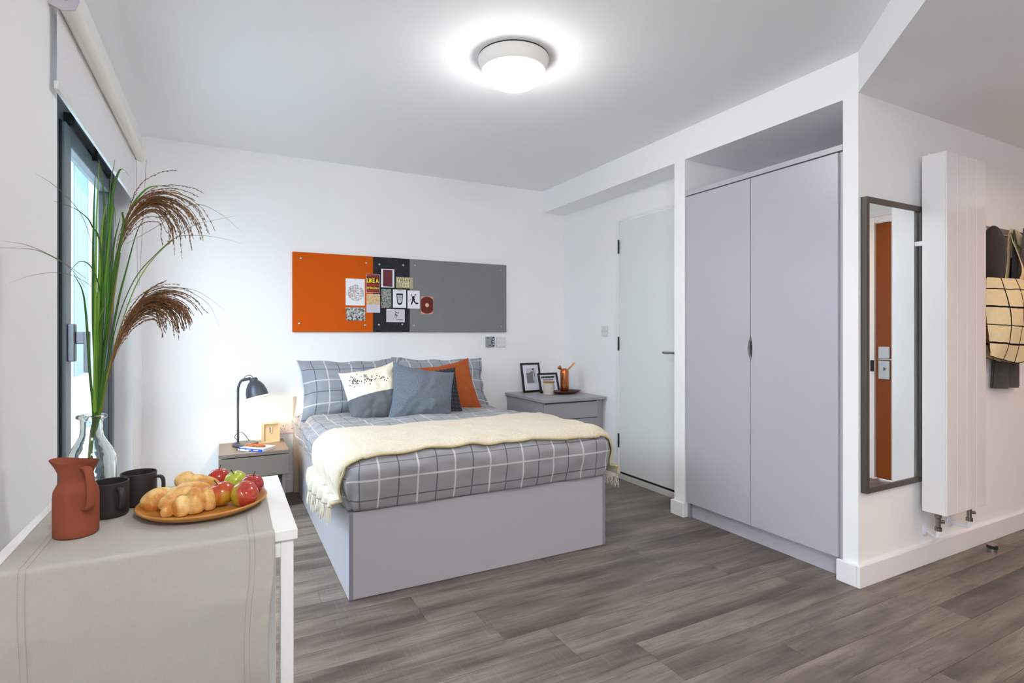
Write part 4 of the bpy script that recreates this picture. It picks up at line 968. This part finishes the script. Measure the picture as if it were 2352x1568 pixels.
# mugs
MG = plain('matt_black_stoneware', (50, 46, 48), .5, spec=.4)
def mug(c, hdir, label):
    c = Vector(c); t = thing('mug', c, label, 'mug', None); r = .0405; h = .083
    pr = [(0, .0), (r-.006, 0), (r-.002, .004), (r, .012), (r, h-.001), (r-.0008, h), (r-.0022, h), (r-.003, h-.001), (r-.003, .008), (r-.008, .005), (0, .005)]
    new('body', MB().lathe(pr, c, 56), MG, t, smooth='auto')
    d = Vector((math.cos(hdir), math.sin(hdir), 0))
    new('handle', MB().tube(arc([c+d*(r-.002)+Vector((0, 0, .070)), c+d*(r+.014)+Vector((0, 0, .071)), c+d*(r+.021)+Vector((0, 0, .062)), c+d*(r+.021)+Vector((0, 0, .040)), c+d*(r+.015)+Vector((0, 0, .030)), c+d*(r-.002)+Vector((0, 0, .026))], 7), .0066, 12, flat=.6, up=(0, 0, 1)), MG, t, smooth=True)
mug((-.250, 1.647, CT), math.radians(-58), 'black mug close behind the terracotta jug, handle towards the viewer')
mug((-.199, 1.722, CT), math.radians(-24), 'black mug further back, handle pointing right')
# vase
GL = NT('clear_bottle_glass'); GL.P(color=(.93, .985, .97, 1), rough=0.0, trans=1.0, ior=1.45); GL.bump(GL.noise(GL.coord(), 22, 2), .35, .004); GL = GL.m
vc = Vector((-.314, 1.812, CT))
vp = [(0, 0), (.046, 0), (.052, .004), (.0545, .02), (.055, .09), (.0535, .115), (.047, .135), (.035, .156), (.0265, .172), (.0245, .19), (.025, .213), (.0275, .2165), (.033, .2195), (.0345, .2235), (.033, .2275), (.028, .229)]
vi = [(.0235, .2275), (.022, .22), (.0215, .19), (.0235, .172), (.032, .155), (.044, .133), (.0505, .114), (.052, .09), (.0515, .02), (.047, .009), (0, .008)]
new('vase', MB().lathe(vp+vi, vc, 56), GL, origin=vc, smooth=True, clean=True, label='clear glass bottle vase holding the tall reeds', cat='vase')

# ------------------------------------------------------------------ reeds
rdm = random.Random(11)
rt = thing('reeds', vc+Vector((0, 0, .02)), 'tall green reeds with two drooping brown plumes standing in the glass vase', 'plant')
LG = [NT('reed_green_%d' % i) for i in range(3)]
for n_, a_, b_ in zip(LG, ((52, 104, 22), (88, 136, 34), (36, 76, 20)), ((96, 150, 50), (132, 170, 60), (66, 116, 36))):
    n_.P(color=n_.mix(n_.noise(n_.mapping(n_.coord(), (1, 1, .3)), 30, 2), srgb(*a_), srgb(*b_)), rough=.5, spec=.3)
LG = [n_.m for n_ in LG]
DRY = plain('dry_grey_green', (112, 116, 88), .7); BRN = mottled('brown_plume', (74, 48, 28), (158, 116, 74), 60, .8); STB = plain('straw_stem', (128, 122, 50), .6)
YV = 1.80
def blade(pts, wmax, y_end=0.0, mat=None, taper=True, y0=0.0, root=True):
    """pts in picture points from the root upward; stands in the vase, spreading in depth by y_end"""
    P_ = []; n = len(pts)
    for i, (u, v) in enumerate(pts):
        t = i/(n-1); P_.append(at(u, v, Y=YV+y0+y_end*t))
    if root:
        q = P_[0]; foot = Vector((vc.x+max(-.03, min(.03, (q.x-vc.x)*-.6)), vc.y+rdm.uniform(-.02, .02), CT+.025)); P_ = [foot, foot.lerp(Vector((vc.x+(q.x-vc.x)*.3, vc.y, CT+.2)), .75)] + P_
    A = arc(P_, 6); m_ = len(A)
    rr = [wmax*(min(1, .55+.9*i/m_) if i < m_*.5 else max(.10, 1.0-((i-m_*.5)/(m_*.5))**1.4*.93)) for i in range(m_)] if taper else [wmax*.8]*m_
    new('leaf', MB().tube(A, rr, 6, flat=.22, up=(0, 1, 0)), mat or rdm.choice(LG), rt, smooth=True)
B = [
 ([(214, 945), (206, 850), (199, 740), (190, 670), (170, 630)], .0034, .06), ([(216, 945), (219, 700), (222, 500), (228, 368)], .0032, -.05),
 ([(220, 945), (232, 700), (240, 520), (237, 430), (228, 372)], .0032, .05), ([(224, 945), (226, 800), (238, 600), (252, 440), (264, 366)], .0026, .03),
 ([(226, 945), (236, 720), (248, 560), (258, 450), (272, 396), (284, 389), (296, 404)], .0036, .1), ([(222, 945), (232, 760), (246, 600), (256, 500), (262, 472), (266, 520)], .0034, -.04),
 ([(228, 945), (250, 700), (275, 560), (300, 480), (335, 435), (370, 427), (420, 436)], .0034, .12), ([(222, 945), (215, 760), (214, 600), (216, 470), (219, 400)], .0036, .02),
 ([(226, 945), (246, 760), (262, 640), (283, 520), (281, 488), (296, 500), (305, 540)], .0030, -.06), ([(218, 945), (223, 800), (228, 640), (235, 520), (244, 470)], .0042, -.03),
 ([(223, 945), (230, 820), (236, 700), (230, 560), (212, 520), (200, 500), (170, 478), (122, 461)], .0022, -.10), ([(225, 945), (240, 800), (252, 650), (262, 560), (276, 500)], .0040, .04),
 ([(228, 945), (252, 800), (272, 690), (290, 620), (312, 540), (330, 500)], .0026, .08), ([(222, 945), (222, 830), (226, 740), (248, 690), (244, 640)], .0026, -.05),
 ([(224, 945), (236, 850), (244, 760), (248, 600), (250, 480), (253, 440)], .0032, .0), ([(230, 945), (246, 860), (280, 740), (320, 640), (370, 575), (440, 520), (480, 508), (543, 495)], .0013, .12),
 ([(229, 945), (240, 870), (272, 730), (310, 640), (352, 590), (400, 548), (440, 540), (500, 545), (558, 560)], .0013, .16), ([(226, 945), (232, 800), (236, 700), (214, 620), (185, 600), (160, 626), (172, 632)], .0018, -.08),
]
for p_, w_, ye in B: blade(p_, w_, ye)
for p_, ye in (([(212, 560), (185, 490), (130, 430), (80, 397)], -.12), ([(198, 640), (160, 612), (120, 588), (60, 562), (2, 553)], -.14), ([(196, 660), (160, 615), (100, 580), (50, 570), (-30, 569)], -.10), ([(232, 690), (215, 662), (175, 636), (130, 626), (75, 632), (20, 650)], -.12),
               ([(290, 560), (360, 520), (440, 470), (500, 487), (557, 533)], .1), ([(300, 740), (340, 690), (380, 664), (430, 668), (480, 700), (505, 752)], .06), ([(290, 700), (340, 668), (400, 660), (460, 672), (526, 720)], .1)):
    blade(p_, .0008, ye, DRY, root=False)
for p_ in ([(226, 945), (238, 830), (255, 720), (266, 640), (275, 580)], [(232, 945), (243, 880), (258, 820), (272, 790)]):
    P_ = [vc+Vector((rdm.uniform(-.02, .02), 0, .03)), vc+Vector((.0, 0, .19))]+[at(u, v, Y=YV+.02) for u, v in p_]
    new('stem', MB().tube(arc(P_, 6), .0028, 8), STB, rt, smooth=True)
def plume(spine, n, spread, droop, ymid):
    mb = MB(); SP = arc([at(u, v, Y=YV+ymid) for u, v in spine], 10); L_ = len(SP)
    for k in range(n):
        s0 = rdm.uniform(0, .45); e = rdm.uniform(.62, 1.0); f_ = rdm.gauss(0, .55); dY = rdm.uniform(-1, 1); pts = []
        m_ = 14
        for j in range(m_):
            t = j/(m_-1); s_ = s0+(e-s0)*t; x = s_*(L_-1); i = min(int(x), L_-2); p = SP[i].lerp(SP[i+1], x-i)
            tan = (SP[i+1]-SP[i]).normalized(); nrm = Vector((-tan.z, 0, tan.x))
            g = t**1.2; p = p + nrm*(spread*f_*g*(.9 if f_ > 0 else 1.1)) + Vector((0, .045*dY*g, 0)) + Vector((0, 0, -droop*g*g*rdm.uniform(.8, 1.2)*(.5-.5*f_)))
            pts.append(p)
        mb.tube(pts, .0006, 3)
        A = arc(pts, 2)
        for j in range(6, len(A)-1):
            for rep in range(2):
                tan = (A[j+1]-A[j]).normalized(); d = (tan + Vector((rdm.uniform(-.5, .5), rdm.uniform(-.5, .5), rdm.uniform(-.6, .2)))*.55).normalized()
                p0 = A[j]; p1 = p0+d*rdm.uniform(.006, .012); mb.tube([p0, p0.lerp(p1, .5), p1], [.0002, .0011, .0002], 3)
    new('plume', mb, BRN, rt, kind='stuff')
plume([(262, 650), (268, 590), (284, 530), (315, 480), (355, 455), (400, 462), (438, 492), (458, 545)], 70, .056, .055, .03)
plume([(246, 880), (262, 810), (288, 750), (318, 710), (352, 688), (390, 688), (420, 706), (436, 738)], 120, .042, .045, .02)

# ------------------------------------------------------------------ wooden plate, bread, apples
pc = Vector((-.047, 1.603, CT))
wood = NT('oiled_acacia'); vw = wood.mapping(wood.coord(), (5, 60, 10), rot=(0, 0, .5)); wood.P(color=wood.mix(wood.noise(vw, 1.2, 4), srgb(168, 108, 44), srgb(208, 150, 76)), rough=.42); wood = wood.m
new('wooden_plate', MB().lathe([(0, 0), (.100, 0), (.128, .006), (.146, .018), (.1475, .021), (.145, .0235), (.140, .021), (.122, .012), (.098, .0085), (0, .008)], pc, 72), wood, origin=pc, smooth=True, label='round oiled wooden plate under the bread and apples', cat='plate')
PZ = CT+.0085
def crust():
    m = NT('golden_crust'); v = m.coord(); a = m.noise(v, 26, 4, .6); s = m.n('ShaderNodeSeparateXYZ', {0: m.n('ShaderNodeNewGeometry').outputs['Normal']})
    f = m.math('ADD', m.math('MULTIPLY', a, .9), m.math('MULTIPLY', m.noise(v, 9, 2), .4))
    m.P(color=m.ramp(f, [(.42, srgb(240, 218, 168)), (.58, srgb(232, 194, 124)), (.74, srgb(204, 142, 70))]), rough=.42, spec=.4, sss=.0); m.bump(m.noise(v, 130, 3), .3, .0015); return m.m
CRU = crust()
def bread(lumps, label, off):
    """lumps: picture position, depth Y, radii, tilt -> merged by voxel remeshing"""
    mb = MB(); cs = []
    for (u, v, Y, rx, ry, rz, a) in lumps:
        p = at(u, v, Y=Y); p.z = max(p.z, PZ+rz*.80); cs.append(p)
        mb.ball(p, (rx, ry, rz), 28, 18, Matrix.Rotation(a, 4, 'Y').to_3x3())
    for p_ in mb.v: p_ += Vector((noise.noise(p_*38), noise.noise(p_*38+Vector((5, 0, 0))), noise.noise(p_*38+Vector((0, 7, 0)))))*.0035
    o = new('bread_roll', mb, CRU, origin=cs[0], smooth=True, label=label, cat='bread')
    for v_ in o.data.vertices:
        zz = v_.co.z+cs[0].z
        if zz < PZ+.001: v_.co.z = PZ+.001-cs[0].z
    r = o.modifiers.new('remesh', 'REMESH'); r.mode = 'VOXEL'; r.voxel_size = .0011; r.use_smooth_shade = True
    s_ = o.modifiers.new('smooth', 'SMOOTH'); s_.factor = .5; s_.iterations = 1
    return o
q = lambda x, y: (300+x/6.918, 1060+y/6.918)
bread([(*q(1000, 440), 1.605, .040, .026, .021, .08), (*q(760, 520), 1.578, .034, .024, .019, -.28), (*q(600, 665), 1.550, .0220, .019, .0170, 0), (*q(585, 830), 1.538, .0160, .015, .0160, .2), (*q(810, 770), 1.532, .0205, .024, .0260, .0), (*q(1035, 690), 1.540, .0225, .030, .0350, .05), (*q(1240, 650), 1.560, .0195, .030, .0310, -.12), (*q(900, 700), 1.60, .040, .018, .022, 0)],
      'golden knotted bread roll at the front of the wooden plate', 0)
bread([(*q(400, 690), 1.615, .033, .026, .028, -.35), (*q(520, 640), 1.63, .028, .020, .028, 0)], 'smooth golden bread roll at the left, behind the knotted roll', 1)
bread([(*q(1090, 350), 1.70, .050, .026, .026, .22), (*q(880, 310), 1.70, .028, .022, .026, .0), (*q(900, 420), 1.69, .026, .022, .022, .0)], 'golden two-lobed bread roll at the back of the wooden plate', 2)
def apple_mat(name, red, green, thr, seed):
    m = NT(name); v = m.mapping(m.coord(), (1, 1, .35), (seed, seed*2, 0)); f = m.noise(v, 11, 3, .6); st = m.noise(m.mapping(m.coord(), (14, 14, 1)), 6, 3)
    r_ = m.mix(m.math('MULTIPLY', st, .6), srgb(*red), srgb(red[0]+40, red[1]+50, red[2]+20))
    m.P(color=m.mix(m.ramp(f, [(thr-.05, (0, 0, 0, 1)), (thr+.06, (1, 1, 1, 1))]), r_, srgb(*green)), rough=.18, coat=.4, spec=.5); return m.m
def apple(c, r, tilt, az, mat, label, stem=True):
    c = Vector(c); M = Matrix.Translation(c) @ Matrix.Rotation(az, 4, 'Z') @ Matrix.Rotation(tilt, 4, 'Y')
    t = thing('apple', c, label, 'apple'); prof = []
    for i in range(25):
        th_ = PI*i/24; rr = r*math.sin(th_)*(1+.06*math.cos(th_)); z = -r*.93*math.cos(th_)
        if th_ > PI*.80: z -= r*.62*((th_-PI*.80)/(PI*.2))**1.3*.62
        if th_ < PI*.14: z += r*.10*(1-th_/(PI*.14))
        prof.append((rr, z))
    prof[0] = (1e-5, prof[0][1]); prof[-1] = (1e-5, prof[-1][1])
    new('flesh', MB().lathe(prof, (0, 0, 0), 36).xf(M), mat, t, smooth=True, clean=True)
    if stem: new('stem', MB().tube([M @ Vector((0, 0, r*.52)), M @ Vector((r*.03, 0, r*.8)), M @ Vector((r*.14, 0, r*1.15))], [.0011, .0010, .0014], 6), plain('apple_stem', (70, 52, 36), .8), t)
def ap(u, v, Z, r): return at(u, v, Z=Z)
RG = apple_mat('red_green_apple_skin', (168, 52, 24), (182, 164, 44), .55, 1)
apple(at(562, 1133, Z=PZ+.031), .0325, 1.0, math.radians(-72), apple_mat('striped_apple_skin', (164, 40, 40), (168, 166, 40), .52, 3.3), 'apple at the front right, tipped so its hollow faces the viewer', stem=False)
apple(at(509, 1132, Z=PZ+.032), .0325, .35, math.radians(170), RG, 'reddish apple with a green top beside the knotted roll')
apple(at(579, 1111, Z=PZ+.034), .029, .1, 0, apple_mat('crimson_apple_skin', (150, 24, 40), (170, 70, 50), .70, 7), 'crimson apple at the far right behind the front apple')
apple(at(541, 1103, Z=PZ+.036), .029, .25, math.radians(200), apple_mat('green_apple_skin', (190, 84, 50), (176, 190, 60), .36, 5), 'green apple in the middle of the apples')
apple(at(503, 1096, Z=PZ+.034), .029, .1, 1, apple_mat('red_apple_skin', (164, 24, 26), (190, 130, 60), .68, 9), 'dark red apple at the back left of the apples')
